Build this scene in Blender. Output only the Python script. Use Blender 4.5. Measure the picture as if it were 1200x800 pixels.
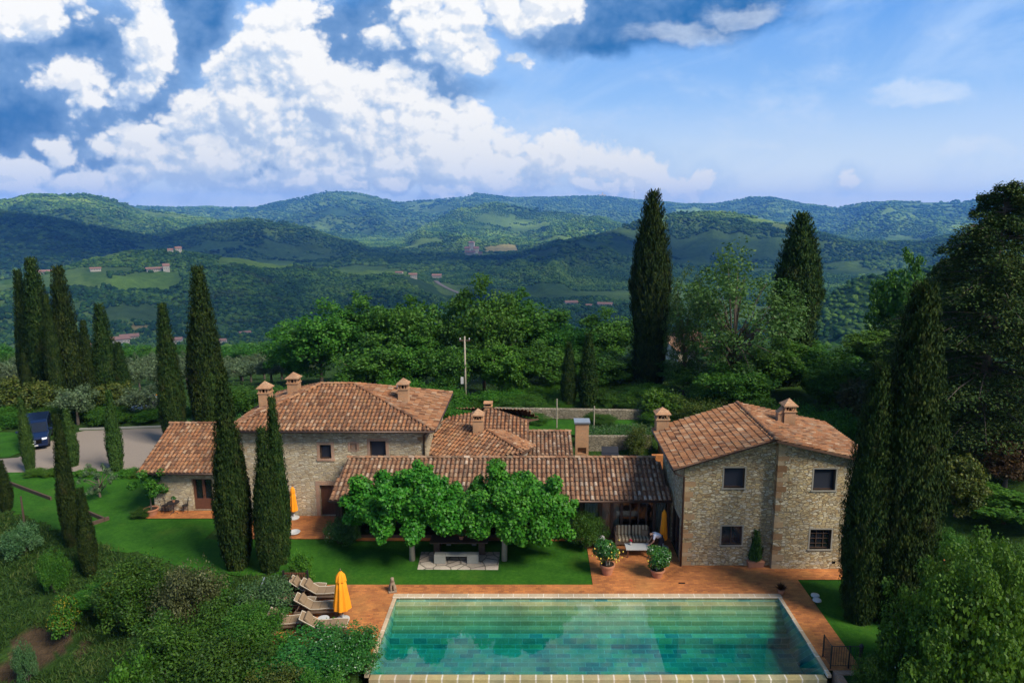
import bpy, bmesh, math, random
import numpy as np
from mathutils import Vector, Matrix
R = math.radians
random.seed(7); rng = np.random.default_rng(7)
S = bpy.context.scene
COL = S.collection
for o in list(bpy.data.objects): bpy.data.objects.remove(o)

# ------------------------------------------------------------------ camera, sky, sun, exposure
F, H, VX = 820.0, 18.0, 628.0                     # focal length in pixels of the 1200 px photograph, eye height
PITCH = math.atan(150 / F)
cam = bpy.data.cameras.new('camera'); cam.sensor_width = 36; cam.lens = 36 * F / 1200
cam.shift_x = -(VX - 600) / 1200; cam.clip_start = .5; cam.clip_end = 40000
co = bpy.data.objects.new('camera', cam); COL.objects.link(co)
co.location = (0, 0, H); co.rotation_euler = (math.pi / 2 - PITCH, 0, 0)
S.camera = co

SUN_EL, SUN_AZ = 46, 126                           # azimuth from +Y clockwise: from behind the viewer, to the right
sun = bpy.data.lights.new('sun', 'SUN'); sun.energy = 5.0; sun.angle = R(20); sun.color = (1, .95, .86)
so = bpy.data.objects.new('sun', sun); COL.objects.link(so)
sd = Vector((math.sin(R(SUN_AZ)) * math.cos(R(SUN_EL)), math.cos(R(SUN_AZ)) * math.cos(R(SUN_EL)), math.sin(R(SUN_EL))))
so.rotation_euler = sd.to_track_quat('Z', 'Y').to_euler(); so.location = (60, -60, 120)

S.view_settings.view_transform = 'Standard'; S.view_settings.look = 'None'
S.view_settings.exposure = 0.77; S.view_settings.gamma = 1
S.cycles.max_bounces = 8; S.cycles.transparent_max_bounces = 12
S.cycles.diffuse_bounces = 3; S.cycles.glossy_bounces = 3; S.cycles.volume_bounces = 0
S.cycles.use_denoising = True
S.cycles.caustics_reflective = False; S.cycles.caustics_refractive = False

def ray(px, py):
    cx = (px - VX) / F; cy = -(py - 400) / F
    return (cx, math.cos(PITCH) + cy * math.sin(PITCH), -math.sin(PITCH) + cy * math.cos(PITCH))
def gz(px, py, z=0.0):
    r = ray(px, py); t = (z - H) / r[2]; return Vector((r[0] * t, r[1] * t, z))
def gy(px, py, Y):
    r = ray(px, py); t = Y / r[1]; return Vector((r[0] * t, Y, H + r[2] * t))

# ------------------------------------------------------------------ node helper
class G:
    def __init__(s, nt): s.nt = nt
    def n(s, typ, props=None, **inp):
        nd = s.nt.nodes.new(typ)
        for k, v in (props or {}).items(): setattr(nd, k, v)
        for k, v in inp.items():
            k = k.replace('_', ' ')
            sock = nd.inputs[int(k[1:])] if k[0] == 'i' and k[1:].isdigit() else nd.inputs[k]
            if isinstance(v, bpy.types.NodeSocket): s.nt.links.new(v, sock)
            else: sock.default_value = v
        return nd
    def math(s, op, a, b=0.0, c=0.0, clamp=False):
        return s.n('ShaderNodeMath', dict(operation=op, use_clamp=clamp), i0=a, i1=b, i2=c).outputs[0]
    def vec(s, op, a, b=(0, 0, 0), c=(0, 0, 0)):
        nd = s.n('ShaderNodeVectorMath', dict(operation=op), i0=a, i1=b)
        if op == 'MULTIPLY_ADD':
            if isinstance(c, bpy.types.NodeSocket): s.nt.links.new(c, nd.inputs[2])
            else: nd.inputs[2].default_value = c
        return nd.outputs['Value'] if op in ('LENGTH', 'DOT_PRODUCT', 'DISTANCE') else nd.outputs[0]
    def scale(s, a, f):
        nd = s.n('ShaderNodeVectorMath', dict(operation='SCALE'), i0=a)
        if isinstance(f, bpy.types.NodeSocket): s.nt.links.new(f, nd.inputs[3])
        else: nd.inputs[3].default_value = f
        return nd.outputs[0]
    def mix(s, f, a, b, mode='MIX'):
        nd = s.nt.nodes.new('ShaderNodeMix'); nd.data_type = 'RGBA'; nd.blend_type = mode
        for sock, v in ((nd.inputs[0], f), (nd.inputs[6], a), (nd.inputs[7], b)):
            if isinstance(v, bpy.types.NodeSocket): s.nt.links.new(v, sock)
            else: sock.default_value = v if not isinstance(v, tuple) or len(v) == 4 else (*v, 1)
        return nd.outputs[2]
    def ramp(s, f, stops, interp='LINEAR'):
        nd = s.n('ShaderNodeValToRGB', Fac=f); cr = nd.color_ramp; cr.interpolation = interp
        while len(cr.elements) < len(stops): cr.elements.new(.5)
        for e, (p, c) in zip(cr.elements, stops):
            e.position = p; e.color = (*c, 1) if len(c) == 3 else c
        return nd.outputs[0]
    def rng(s, v, a, b, c=0.0, d=1.0, smooth=False):
        nd = s.n('ShaderNodeMapRange', dict(clamp=True, interpolation_type='SMOOTHSTEP' if smooth else 'LINEAR'))
        if isinstance(v, bpy.types.NodeSocket): s.nt.links.new(v, nd.inputs[0])
        for i, q in enumerate((a, b, c, d)): nd.inputs[i + 1].default_value = q
        return nd.outputs[0]
    def noise(s, vec, scale, detail=4, rough=.55, out='Fac', **kw):
        return s.n('ShaderNodeTexNoise', Vector=vec, Scale=scale, Detail=detail, Roughness=rough, **kw).outputs[out]

# ------------------------------------------------------------------ sky: Nishita air with procedural cumulus, laid out by direction
W = bpy.data.worlds.new('World'); S.world = W; W.use_nodes = True
wt = W.node_tree; wt.nodes.clear(); g = G(wt)
sky = g.n('ShaderNodeTexSky', dict(sky_type='NISHITA', sun_disc=False, sun_elevation=R(SUN_EL), sun_rotation=R(SUN_AZ),
          altitude=300, air_density=1.0, dust_density=.6, ozone_density=2.5))
skyc = g.n('ShaderNodeHueSaturation', Hue=.5, Saturation=1.45, Value=1.25, Color=sky.outputs[0]).outputs[0]
def uv(px, py):
    r = ray(px, py); return (r[0] / r[1], r[2] / r[1])
PXU = 1 / F                                         # one photo pixel in direction units
# centre x, y, half width, half height, strength
WHITE = [(205,178,78,36,1.0),(262,150,70,52,1.05),(312,112,62,58,1.1),(336,58,50,50,1.05),(298,86,52,42,1.0),(372,162,84,44,1.05),(150,205,80,16,.55),
         (430,128,80,46,1.0),(490,158,92,42,1.0),(555,176,80,38,1.0),(610,192,70,32,1.0),(668,194,70,34,1.05),(715,206,66,24,1.0),(772,222,50,18,.85),(820,226,20,20,.8),
         (514,38,54,54,1.05),(552,66,34,26,.9),(618,12,50,26,1.0),(24,14,66,34,.8),(178,40,46,52,.62),(168,90,40,30,.75),(28,198,42,17,.85),
         (30,220,50,14,.8),(132,214,44,20,.95),(72,172,20,14,.62),(415,215,24,11,.95),(463,214,28,13,1.0),(535,222,30,18,.85),(85,86,60,22,.34),
         (990,207,22,11,.62),(610,62,30,16,.45),(410,192,170,34,.62),(360,22,30,34,.8),(440,50,40,26,.62),(250,205,150,22,.45),(620,-330,520,190,1.0),(480,-140,260,50,.6),(110,120,40,20,.25)]
WISP = [(1085,112,70,14,1.0),(1050,122,50,10,.7),(806,38,80,14,1.0),(872,16,50,14,1.0),(880,168,50,10,.5),(1140,178,90,12,.6),(990,210,40,16,.5),(640,150,120,30,.5),(900,120,160,60,.35),(1120,40,60,20,.3)]
DARK = [(80,95,140,76,1.0),(30,150,100,46,.8),(190,140,80,46,.7),(442,66,84,58,1.15),(470,108,84,26,.9),(750,6,150,40,1.2),(690,36,70,22,.9),(235,8,46,50,.8),(330,190,120,18,.4),(120,190,100,18,.6),(400,112,46,24,.6)]
def density_group(name, blobs, namp, nscale, stretch, bil_amp):
    nt = bpy.data.node_groups.new(name, 'ShaderNodeTree')
    nt.interface.new_socket('P', in_out='INPUT', socket_type='NodeSocketVector')
    nt.interface.new_socket('D', in_out='OUTPUT', socket_type='NodeSocketFloat')
    q = G(nt); gi = nt.nodes.new('NodeGroupInput'); go = nt.nodes.new('NodeGroupOutput')
    P = gi.outputs[0]
    w1 = q.vec('SUBTRACT', q.noise(P, 7, 5, .6, 'Color'), (.5, .5, .5))
    P2 = q.vec('MULTIPLY_ADD', w1, (.13, .085, 0), P)
    acc = None
    for (x, y, a, b, s) in blobs:
        u0, v0 = uv(x, y); sx, sy = 1 / (a * 1.3 * PXU), 1 / (b * 1.3 * PXU)
        l = q.vec('LENGTH', q.vec('MULTIPLY_ADD', P2, (sx, sy, 0), (-u0 * sx, -v0 * sy, 0)))
        d = q.math('MULTIPLY_ADD', l, -s * .9, s * .9)
        acc = d if acc is None else q.n('ShaderNodeMath', dict(operation='SMOOTH_MAX'), i0=acc, i1=d, i2=.10).outputs[0]
    acc = q.math('MINIMUM', q.math('MULTIPLY', q.math('MAXIMUM', acc, -.9), 1.35), .60)
    ps = q.vec('MULTIPLY_ADD', w1, (.035, .035, 0), q.vec('MULTIPLY', P, stretch))
    n1 = q.noise(ps, nscale, 12, .66)
    out = q.math('MULTIPLY_ADD', q.math('SUBTRACT', n1, .5), namp, acc)
    if bil_amp:                                      # cauliflower billows at three sizes
        for sc, am in ((12, .50), (27, .36), (60, .24), (135, .10)):
            vo = q.n('ShaderNodeTexVoronoi', dict(feature='F1'), Vector=ps, Scale=sc).outputs['Distance']
            out = q.math('MULTIPLY_ADD', q.math('SUBTRACT', .38, vo), am * bil_amp, out)
    nt.links.new(out, go.inputs[0])
    return nt
gw = density_group('cumulus', WHITE, 1.25, 8, (1, 1.2, 1), .95); gs = density_group('wisp', WISP, 1.5, 9, (1, 1.9, 1), 0); gd = density_group('shaded_cloud', DARK, .9, 5, (1, 1.6, 1), 0)
tc = g.n('ShaderNodeTexCoord').outputs['Generated']
sx = g.n('ShaderNodeSeparateXYZ', Vector=tc)
dy = g.math('MAXIMUM', g.math('ABSOLUTE', sx.outputs[1]), .08)
P = g.n('ShaderNodeCombineXYZ', X=g.math('DIVIDE', sx.outputs[0], dy), Y=g.math('DIVIDE', sx.outputs[2], dy), Z=0.0).outputs[0]
def dens(grp, p):
    nd = wt.nodes.new('ShaderNodeGroup'); nd.node_tree = grp; wt.links.new(p, nd.inputs[0]); return nd.outputs[0]
d0 = dens(gw, P); d1 = dens(gw, g.vec('ADD', P, (.008, .011, 0))); d2 = dens(gw, g.vec('ADD', P, (.030, .046, 0)))
dk = dens(gd, P); wsp = dens(gs, P)
alpha = g.rng(d0, -.02, .24, smooth=True); halo = g.math('MULTIPLY', g.rng(d0, -.75, .2, smooth=True), .42)
l1 = g.rng(g.math('SUBTRACT', d0, d1), -.12, .13); l2 = g.rng(g.math('SUBTRACT', d0, d2), -.30, .34)
lit = g.math('ADD', g.math('MULTIPLY', l1, .42), g.math('MULTIPLY', l2, .58))
ccol = g.ramp(lit, [(.06, (3.5, 4.8, 7.0)), (.30, (4.9, 6.0, 7.6)), (.50, (6.3, 7.0, 8.0)), (.64, (7.6, 7.9, 8.3)), (.80, (8.9, 8.9, 8.8))])
ccol = g.mix(g.math('MULTIPLY', g.rng(sx.outputs[2], .14, .0), .55), ccol, (6.2, 7.3, 8.8))
# thin cirrus veil drawn out to the right
ci = g.noise(g.vec('MULTIPLY', g.n('ShaderNodeVectorRotate', dict(rotation_type='Z_AXIS'), Vector=P, Angle=R(-24)).outputs[0], (1.3, 4.2, 1)), 1.9, 9, .62, Distortion=.9)
veil = g.math('MULTIPLY', g.rng(ci, .40, .78, smooth=True), .62)
# brightening of the air near the horizon
hz = g.math('POWER', g.rng(sx.outputs[2], .27, -.02), 1.7)
base = g.mix(.8, skyc, g.ramp(sx.outputs[2], [(0, (8.8, 9.2, 9.8)), (.06, (6.8, 8.0, 9.6)), (.15, (2.7, 5.0, 8.9)), (.30, (.75, 2.9, 7.8)), (.8, (.4, 1.7, 5.0))]))
base = g.mix(veil, base, (4.4, 6.2, 9.0))
base = g.mix(g.math('MULTIPLY', hz, .35), base, (7.0, 7.9, 9.2))
base = g.mix(g.math('MULTIPLY', g.rng(dk, -.15, .55, smooth=True), .94), base, (.12, 1.3, 3.7))
base = g.mix(g.math('MULTIPLY', g.rng(wsp, .12, .95, smooth=True), .62), base, (7.2, 8.0, 9.0))
fin = g.mix(alpha, g.mix(halo, base, (3.9, 5.7, 8.4)), ccol)
bg = g.n('ShaderNodeBackground', Color=fin, Strength=.069)
wo = g.n('ShaderNodeOutputWorld'); wt.links.new(bg.outputs[0], wo.inputs[0])
W.cycles.sampling_method = 'MANUAL'; W.cycles.sample_map_resolution = 512

# ------------------------------------------------------------------ object helpers
def thing(name, label, cat, loc=(0, 0, 0), rz=0.0, group=None):
    o = bpy.data.objects.new(name, None); COL.objects.link(o)
    o.location = loc; o.rotation_euler = (0, 0, rz); o.empty_display_size = .3
    o['label'] = label; o['category'] = cat
    if group: o['group'] = group
    return o
def tag(o, label, cat, group=None):
    o['label'] = label; o['category'] = cat
    if group: o['group'] = group
    return o
def kind(o, k): o['kind'] = k; return o
def copy_tree(o, parent=None):
    c = o.copy(); COL.objects.link(c)
    if parent: c.parent = parent
    for ch in list(o.children): copy_tree(ch, c)
    return c

def np_mesh(name, V, Q, mat, parent=None, smooth=False, loc=None, attr=None):
    me = bpy.data.meshes.new(name); V = np.asarray(V, np.float32); Q = np.asarray(Q, np.int32)
    k = Q.shape[1]
    me.vertices.add(len(V)); me.vertices.foreach_set('co', V.ravel())
    me.loops.add(Q.size); me.loops.foreach_set('vertex_index', Q.ravel())
    me.polygons.add(len(Q)); me.polygons.foreach_set('loop_start', np.arange(0, Q.size, k, dtype=np.int32))
    if smooth: me.polygons.foreach_set('use_smooth', np.ones(len(Q), bool))
    me.update(calc_edges=True); me.validate()
    if mat: me.materials.append(mat)
    if attr is not None:
        a = me.color_attributes.new('Col', 'FLOAT_COLOR', 'POINT')
        c4 = np.ones((len(V), 4), np.float32); c4[:, :3] = attr; a.data.foreach_set('color', c4.ravel())
    o = bpy.data.objects.new(name, me); COL.objects.link(o)
    if parent: o.parent = parent
    if loc is not None: o.location = loc
    return o

class MB:
    def __init__(s): s.v = []; s.f = []; s.m = []
    def add(s, V, Fs, m=0):
        b = len(s.v); s.v += [tuple(p) for p in V]
        s.f += [tuple(i + b for i in f) for f in Fs]; s.m += [m] * len(Fs); return s
    def box(s, x0, x1, y0, y1, z0, z1, m=0):
        V = [(x, y, z) for z in (z0, z1) for x, y in ((x0, y0), (x1, y0), (x1, y1), (x0, y1))]
        return s.add(V, [(3, 2, 1, 0), (4, 5, 6, 7), (0, 1, 5, 4), (1, 2, 6, 5), (2, 3, 7, 6), (3, 0, 4, 7)], m)
    def obox(s, c, size, rz=0, rx=0, ry=0, m=0):
        M_ = Matrix.Translation(c) @ Matrix.Rotation(rz, 4, 'Z') @ Matrix.Rotation(ry, 4, 'Y') @ Matrix.Rotation(rx, 4, 'X')
        a, b, d = (q / 2 for q in size)
        V = [M_ @ Vector((x, y, z)) for z in (-d, d) for x, y in ((-a, -b), (a, -b), (a, b), (-a, b))]
        return s.add(V, [(3, 2, 1, 0), (4, 5, 6, 7), (0, 1, 5, 4), (1, 2, 6, 5), (2, 3, 7, 6), (3, 0, 4, 7)], m)
    def prism(s, poly, z0, z1, m=0):                       # vertical prism, z0 / z1 may be lists
        n = len(poly); a = z0 if isinstance(z0, (list, tuple)) else [z0] * n; b = z1 if isinstance(z1, (list, tuple)) else [z1] * n
        V = [(p[0], p[1], a[i]) for i, p in enumerate(poly)] + [(p[0], p[1], b[i]) for i, p in enumerate(poly)]
        return s.add(V, [tuple(range(n - 1, -1, -1)), tuple(range(n, 2 * n))] + [(i, (i + 1) % n, n + (i + 1) % n, n + i) for i in range(n)], m)
    def extrude(s, poly, axis, a, b, m=0):                 # poly of (u, z); axis 'x': u is y, 'y': u is x
        n = len(poly)
        f = (lambda u, z, t: (t, u, z)) if axis == 'x' else (lambda u, z, t: (u, t, z))
        V = [f(u, z, a) for u, z in poly] + [f(u, z, b) for u, z in poly]
        return s.add(V, [tuple(range(n)), tuple(range(2 * n - 1, n - 1, -1))] + [(i, n + i, n + (i + 1) % n, (i + 1) % n) for i in range(n)], m)
    def tube(s, pts, rad, seg=8, m=0, cap=True):
        pts = [Vector(p) for p in pts]; n = len(pts)
        if not isinstance(rad, (list, tuple)): rad = [rad] * n
        b = len(s.v); up = Vector((0, 0, 1)); prev = None
        for i, p in enumerate(pts):
            t = (pts[min(i + 1, n - 1)] - pts[max(i - 1, 0)]).normalized()
            if prev is None: a = t.cross(up if abs(t.z) < .95 else Vector((1, 0, 0))).normalized()
            else: a = (prev - t * prev.dot(t)).normalized()
            prev = a; c = t.cross(a)
            for k in range(seg):
                th = 2 * math.pi * k / seg; s.v.append(tuple(p + (a * math.cos(th) + c * math.sin(th)) * rad[i]))
        for i in range(n - 1):
            for k in range(seg):
                s.f.append((b + i * seg + k, b + i * seg + (k + 1) % seg, b + (i + 1) * seg + (k + 1) % seg, b + (i + 1) * seg + k)); s.m.append(m)
        if cap:
            s.f.append(tuple(b + k for k in range(seg - 1, -1, -1))); s.m.append(m)
            s.f.append(tuple(b + (n - 1) * seg + k for k in range(seg))); s.m.append(m)
        return s
    def lathe(s, prof, c=(0, 0, 0), seg=16, m=0, wob=0.0):
        b = len(s.v); n = len(prof)
        for i, (r, z) in enumerate(prof):
            for k in range(seg):
                th = 2 * math.pi * k / seg; rr = r * (1 + wob * math.cos(th * 4)) 
                s.v.append((c[0] + rr * math.cos(th), c[1] + rr * math.sin(th), c[2] + z))
        for i in range(n - 1):
            for k in range(seg):
                s.f.append((b + i * seg + k, b + i * seg + (k + 1) % seg, b + (i + 1) * seg + (k + 1) % seg, b + (i + 1) * seg + k)); s.m.append(m)
        s.f.append(tuple(b + k for k in range(seg - 1, -1, -1))); s.m.append(m)
        s.f.append(tuple(b + (n - 1) * seg + k for k in range(seg))); s.m.append(m)
        return s
    def build(s, name, mats, parent=None, loc=None, smooth=False, bevel=0.0, bseg=2, subsurf=0):
        me = bpy.data.meshes.new(name); me.from_pydata(s.v, [], s.f)
        mats = mats if isinstance(mats, (list, tuple)) else [mats]
        for q in mats: me.materials.append(q)
        me.polygons.foreach_set('material_index', s.m)
        bm = bmesh.new(); bm.from_mesh(me); bmesh.ops.recalc_face_normals(bm, faces=bm.faces); bm.to_mesh(me); bm.free()
        if smooth: me.polygons.foreach_set('use_smooth', [True] * len(me.polygons))
        me.update()
        o = bpy.data.objects.new(name, me); COL.objects.link(o)
        if parent: o.parent = parent
        if loc is not None: o.location = loc
        if bevel:
            b = o.modifiers.new('bevel', 'BEVEL'); b.width = bevel; b.segments = bseg; b.limit_method = 'ANGLE'; b.angle_limit = R(40)
        if subsurf:
            b = o.modifiers.new('subsurf', 'SUBSURF'); b.levels = subsurf; b.render_levels = subsurf
        return o

# ------------------------------------------------------------------ materials
def newmat(name):
    m = bpy.data.materials.new(name); m.use_nodes = True; m.node_tree.nodes.clear()
    return m, G(m.node_tree)
def outp(m, sh, vol=None):
    o = m.node_tree.nodes.new('ShaderNodeOutputMaterial'); m.node_tree.links.new(sh, o.inputs[0])
    if vol: m.node_tree.links.new(vol, o.inputs[1])
    return m
def pri(q, col, rough=.8, spec=.3, bump=None, bs=.3, bd=.02, **kw):
    a = dict(Base_Color=col if isinstance(col, bpy.types.NodeSocket) else (*col, 1), Roughness=rough, Specular_IOR_Level=spec, **kw)
    if bump is not None: a['Normal'] = q.n('ShaderNodeBump', Height=bump, Strength=bs, Distance=bd).outputs[0]
    return q.n('ShaderNodeBsdfPrincipled', **a).outputs[0]
def simple(name, col, rough=.6, spec=.3, var=.25, scale=6, metallic=0.0, bs=.15):
    m, q = newmat(name); P = q.n('ShaderNodeTexCoord').outputs['Object']
    n = q.noise(P, scale, 5, .6)
    c = q.mix(n, tuple(x * (1 - var) for x in col), tuple(min(1, x * (1 + var)) for x in col))
    return outp(m, pri(q, c, rough, spec, n, bs, .01, Metallic=metallic))
def stone_mat(name, cols, mortar, scale=4.2, zs=1.9, mw=.09, bs=.8):
    m, q = newmat(name); P = q.n('ShaderNodeTexCoord').outputs['Object']
    w = q.vec('SUBTRACT', q.noise(P, 2.2, 3, .5, 'Color'), (.5, .5, .5))
    p = q.vec('MULTIPLY', q.vec('MULTIPLY_ADD', w, (.12, .12, .10), P), (scale * .8, scale * .8, scale * zs))
    v1 = q.n('ShaderNodeTexVoronoi', Vector=p, Scale=1.0, Randomness=.85)
    ve = q.n('ShaderNodeTexVoronoi', dict(feature='DISTANCE_TO_EDGE'), Vector=p, Scale=1.0, Randomness=.85).outputs['Distance']
    rnd = q.n('ShaderNodeSeparateXYZ', Vector=v1.outputs['Color']).outputs
    c = q.ramp(rnd[0], [(i / (len(cols) - 1), k) for i, k in enumerate(cols)])
    fine = q.noise(P, 26, 6, .7)
    c = q.mix(1.0, c, q.ramp(fine, [(.25, (.62, .62, .62)), (.75, (1.3, 1.28, 1.22))]), 'MULTIPLY')
    big = q.noise(P, .55, 4, .6)
    c = q.mix(1.0, c, q.ramp(big, [(.3, (.74, .74, .72)), (.7, (1.16, 1.14, 1.1))]), 'MULTIPLY')
    mm = q.rng(q.math('MULTIPLY_ADD', fine, .06, ve), mw * .5 + .02, mw + .05)
    c = q.mix(mm, mortar, c)
    # weather streaks run down from the eaves
    st = q.noise(q.vec('MULTIPLY', P, (1.3, 1.3, .14)), 1.8, 4, .6)
    c = q.mix(q.rng(st, .56, .78, 0, .45), c, (.12, .105, .075))
    h = q.math('MULTIPLY_ADD', mm, .8, q.math('MULTIPLY', fine, .5))
    h = q.math('MULTIPLY_ADD', rnd[1], .5, h)
    return outp(m, pri(q, c, .95, .15, h, bs, .05))
def brick_mat(name, c1, c2, mortar, bw, bh, ms=.012, axes='xy', bs=.4, rough=.9, big=(.72, 1.2), rot=0.0, tint=None):
    m, q = newmat(name); P = q.n('ShaderNodeTexCoord').outputs['Object']
    s = q.n('ShaderNodeSeparateXYZ', Vector=P).outputs
    if axes == 'xy': v = q.n('ShaderNodeCombineXYZ', X=s[0], Y=q.math('ADD', s[1], s[2]), Z=0.0).outputs[0]
    elif axes == 'xz': v = q.n('ShaderNodeCombineXYZ', X=q.math('ADD', s[0], s[1]), Y=s[2], Z=0.0).outputs[0]
    if rot: v = q.n('ShaderNodeVectorRotate', dict(rotation_type='Z_AXIS'), Vector=v, Angle=rot).outputs[0]
    b = q.n('ShaderNodeTexBrick', dict(offset=.5), Vector=v, Color1=(*c1, 1), Color2=(*c2, 1), Mortar=(*mortar, 1), Scale=1.0, Mortar_Size=ms, Mortar_Smooth=.2, Bias=0.0, Brick_Width=bw, Row_Height=bh)
    fine = q.noise(P, 18, 6, .7); bg_ = q.noise(P, .8, 5, .65)
    c = q.mix(1.0, b.outputs[0], q.ramp(fine, [(.25, (.75, .73, .7)), (.75, (1.2, 1.2, 1.2))]), 'MULTIPLY')
    c = q.mix(1.0, c, q.ramp(bg_, [(.3, (big[0],) * 3), (.7, (big[1],) * 3)]), 'MULTIPLY')
    if tint: c = q.mix(q.rng(q.noise(P, .45, 5, .7), .5, .75, 0, .6), c, tint)
    h = q.math('MULTIPLY_ADD', b.outputs[1], -.7, q.math('MULTIPLY', fine, .4))
    return outp(m, pri(q, c, rough, .25, h, bs, .01))
def island_mat(name, stops, rough=.85, lichen=None, spec=.2):
    m, q = newmat(name); P = q.n('ShaderNodeTexCoord').outputs['Object']
    r = q.n('ShaderNodeNewGeometry').outputs['Random Per Island']
    c = q.ramp(r, stops)
    fine = q.noise(P, 22, 5, .7)
    c = q.mix(1.0, c, q.ramp(fine, [(.25, (.66, .64, .62)), (.75, (1.22, 1.2, 1.18))]), 'MULTIPLY')
    big = q.noise(P, .9, 5, .65)
    c = q.mix(1.0, c, q.ramp(big, [(.3, (.7, .7, .72)), (.7, (1.12, 1.1, 1.06))]), 'MULTIPLY')
    if lichen:
        c = q.mix(q.rng(q.noise(P, 3.2, 6, .75), .55, .72, 0, .7), c, lichen[0])
        c = q.mix(q.rng(q.noise(q.vec('ADD', P, (7, 3, 1)), 1.1, 6, .75), .58, .75, 0, .75), c, lichen[1])
    return outp(m, pri(q, c, rough, spec, fine, .4, .01))
def leaf_mat(name, dark, mid, light, transl=.28, ns=.9, rough=.55, objvar=.35, spec=.22, dead=None):
    m, q = newmat(name); P = q.n('ShaderNodeTexCoord').outputs['Object']
    r = q.n('ShaderNodeNewGeometry').outputs['Random Per Island']
    orn = q.n('ShaderNodeObjectInfo').outputs['Random']
    n = q.noise(P, ns, 4, .6)
    v = q.math('ADD', q.math('MULTIPLY', r, .5), q.math('MULTIPLY', q.rng(n, .28, .72), .5))
    c = q.ramp(v, [(.08, dark), (.5, mid), (.92, light)])
    c = q.n('ShaderNodeHueSaturation', Hue=q.math('MULTIPLY_ADD', orn, .03, .485), Saturation=1.0, Value=q.math('MULTIPLY_ADD', orn, objvar, 1 - objvar / 2), Color=c).outputs[0]
    if dead: c = q.mix(q.rng(q.noise(q.vec('ADD', P, (3, 8, 1)), .8, 5, .7), .56, .70, 0, .6), c, dead)
    a = pri(q, c, rough, spec)
    t = q.n('ShaderNodeBsdfTranslucent', Color=q.mix(1.0, c, (1.25, 1.3, .6), 'MULTIPLY')).outputs[0]
    return outp(m, q.n('ShaderNodeMixShader', i0=transl, i1=a, i2=t).outputs[0])
def glassy(name, tint, ior=1.45, bump=None, bs=0.0, rough=0.0, top_only=False):
    m, q = newmat(name)
    P = q.n('ShaderNodeTexCoord').outputs['Object']
    nrm = {}
    if bump: nrm = dict(Normal=q.n('ShaderNodeBump', Height=q.noise(P, bump, 3, .5), Strength=bs, Distance=.02).outputs[0])
    fr = q.n('ShaderNodeFresnel', IOR=ior, **nrm).outputs[0]
    if top_only:                                     # a body of water: only its upper face, seen from the air, mirrors
        ge = q.n('ShaderNodeNewGeometry'); nz_ = q.n('ShaderNodeSeparateXYZ', Vector=ge.outputs['True Normal']).outputs[2]
        fr = q.math('MULTIPLY', q.math('MULTIPLY', fr, q.math('SUBTRACT', 1.0, ge.outputs['Backfacing'])), q.math('GREATER_THAN', nz_, .5))
    t = q.n('ShaderNodeBsdfTransparent', Color=(*tint, 1)).outputs[0]
    gl = q.n('ShaderNodeBsdfGlossy', Color=(1, 1, 1, 1), Roughness=rough, **nrm).outputs[0]
    return outp(m, q.n('ShaderNodeMixShader', i0=fr, i1=t, i2=gl).outputs[0])
MT = {}
MT['stone_warm'] = stone_mat('warm rubble stone', [(.23,.14,.065),(.50,.39,.215),(.35,.24,.12),(.59,.50,.33),(.32,.26,.17),(.53,.40,.20),(.43,.38,.30),(.63,.54,.37)], (.24,.18,.105), 5.6, 1.8, .08)
MT['stone_pale'] = stone_mat('pale rubble stone', [(.27,.19,.11),(.54,.44,.29),(.42,.32,.195),(.63,.55,.41),(.36,.30,.22),(.56,.44,.26)], (.37,.29,.19), 4.8, 2.0, .11, .7)
MT['stone_grey'] = stone_mat('dry grey stone', [(.20,.165,.11),(.30,.25,.18),(.25,.205,.14),(.33,.29,.22)], (.12,.10,.07), 5.0, 1.9, .10)
MT['quoin_brown'] = island_mat('brown corner stone', [(0,(.24,.13,.06)),(.35,(.36,.22,.11)),(.7,(.44,.32,.18)),(1,(.34,.26,.17))], .95)
MT['plaster'] = simple('pale plaster', (.46,.38,.27), .95, .1, .18, 3)
MT['quoin'] = simple('dressed grey stone', (.25,.22,.17), .9, .15, .2, 9, bs=.3)
MT['brick'] = brick_mat('old brick', (.40,.19,.10), (.33,.20,.13), (.36,.29,.21), .25, .07, .010, 'xz')
MT['chim'] = brick_mat('chimney brick', (.44,.205,.090), (.36,.19,.095), (.36,.26,.16), .24, .065, .009, 'xz')
MT['tile'] = island_mat('roof tile', [(0,(.12,.056,.030)),(.2,(.29,.122,.053)),(.4,(.35,.165,.076)),(.6,(.24,.104,.050)),(.75,(.37,.20,.105)),(.88,(.16,.076,.042)),(1,(.42,.275,.17))], .9, ((.30,.25,.17),(.34,.20,.07)))
MT['tile_old'] = island_mat('mossy roof tile', [(0,(.12,.060,.035)),(.2,(.27,.130,.066)),(.4,(.35,.195,.110)),(.6,(.21,.112,.062)),(.75,(.38,.25,.155)),(.88,(.14,.078,.046)),(1,(.48,.36,.26))], .9, ((.26,.22,.15),(.24,.16,.08)))
MT['pan'] = island_mat('weathered shaded channel tile', [(0,(.085,.045,.03)),(.4,(.15,.075,.045)),(.7,(.19,.105,.065)),(1,(.11,.075,.05))], .95, ((.10,.085,.05),(.13,.08,.03)))  # dirt plus the shade between cover tiles, both put into the darker colour
MT['under'] = simple('dark roof deck', (.11,.062,.04), .95, .1)
MT['wood'] = simple('dark stained wood', (.062,.036,.022), .6, .3, .35, 9)
MT['wood_red'] = simple('brown door wood', (.115,.045,.025), .5, .35, .35, 9)
MT['copper'] = simple('brown copper gutter', (.085,.05,.035), .45, .5, .3, 6, .5)
MT['pane'] = simple('dark window pane', (.012,.014,.018), .08, .5, .1)
MT['screen'] = simple('dark insect screen', (.020,.022,.030), .6, .3, .25, 40)
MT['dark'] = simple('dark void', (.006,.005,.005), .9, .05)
MT['glass'] = glassy('clear glass', (.72,.76,.76), 1.5)
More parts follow.
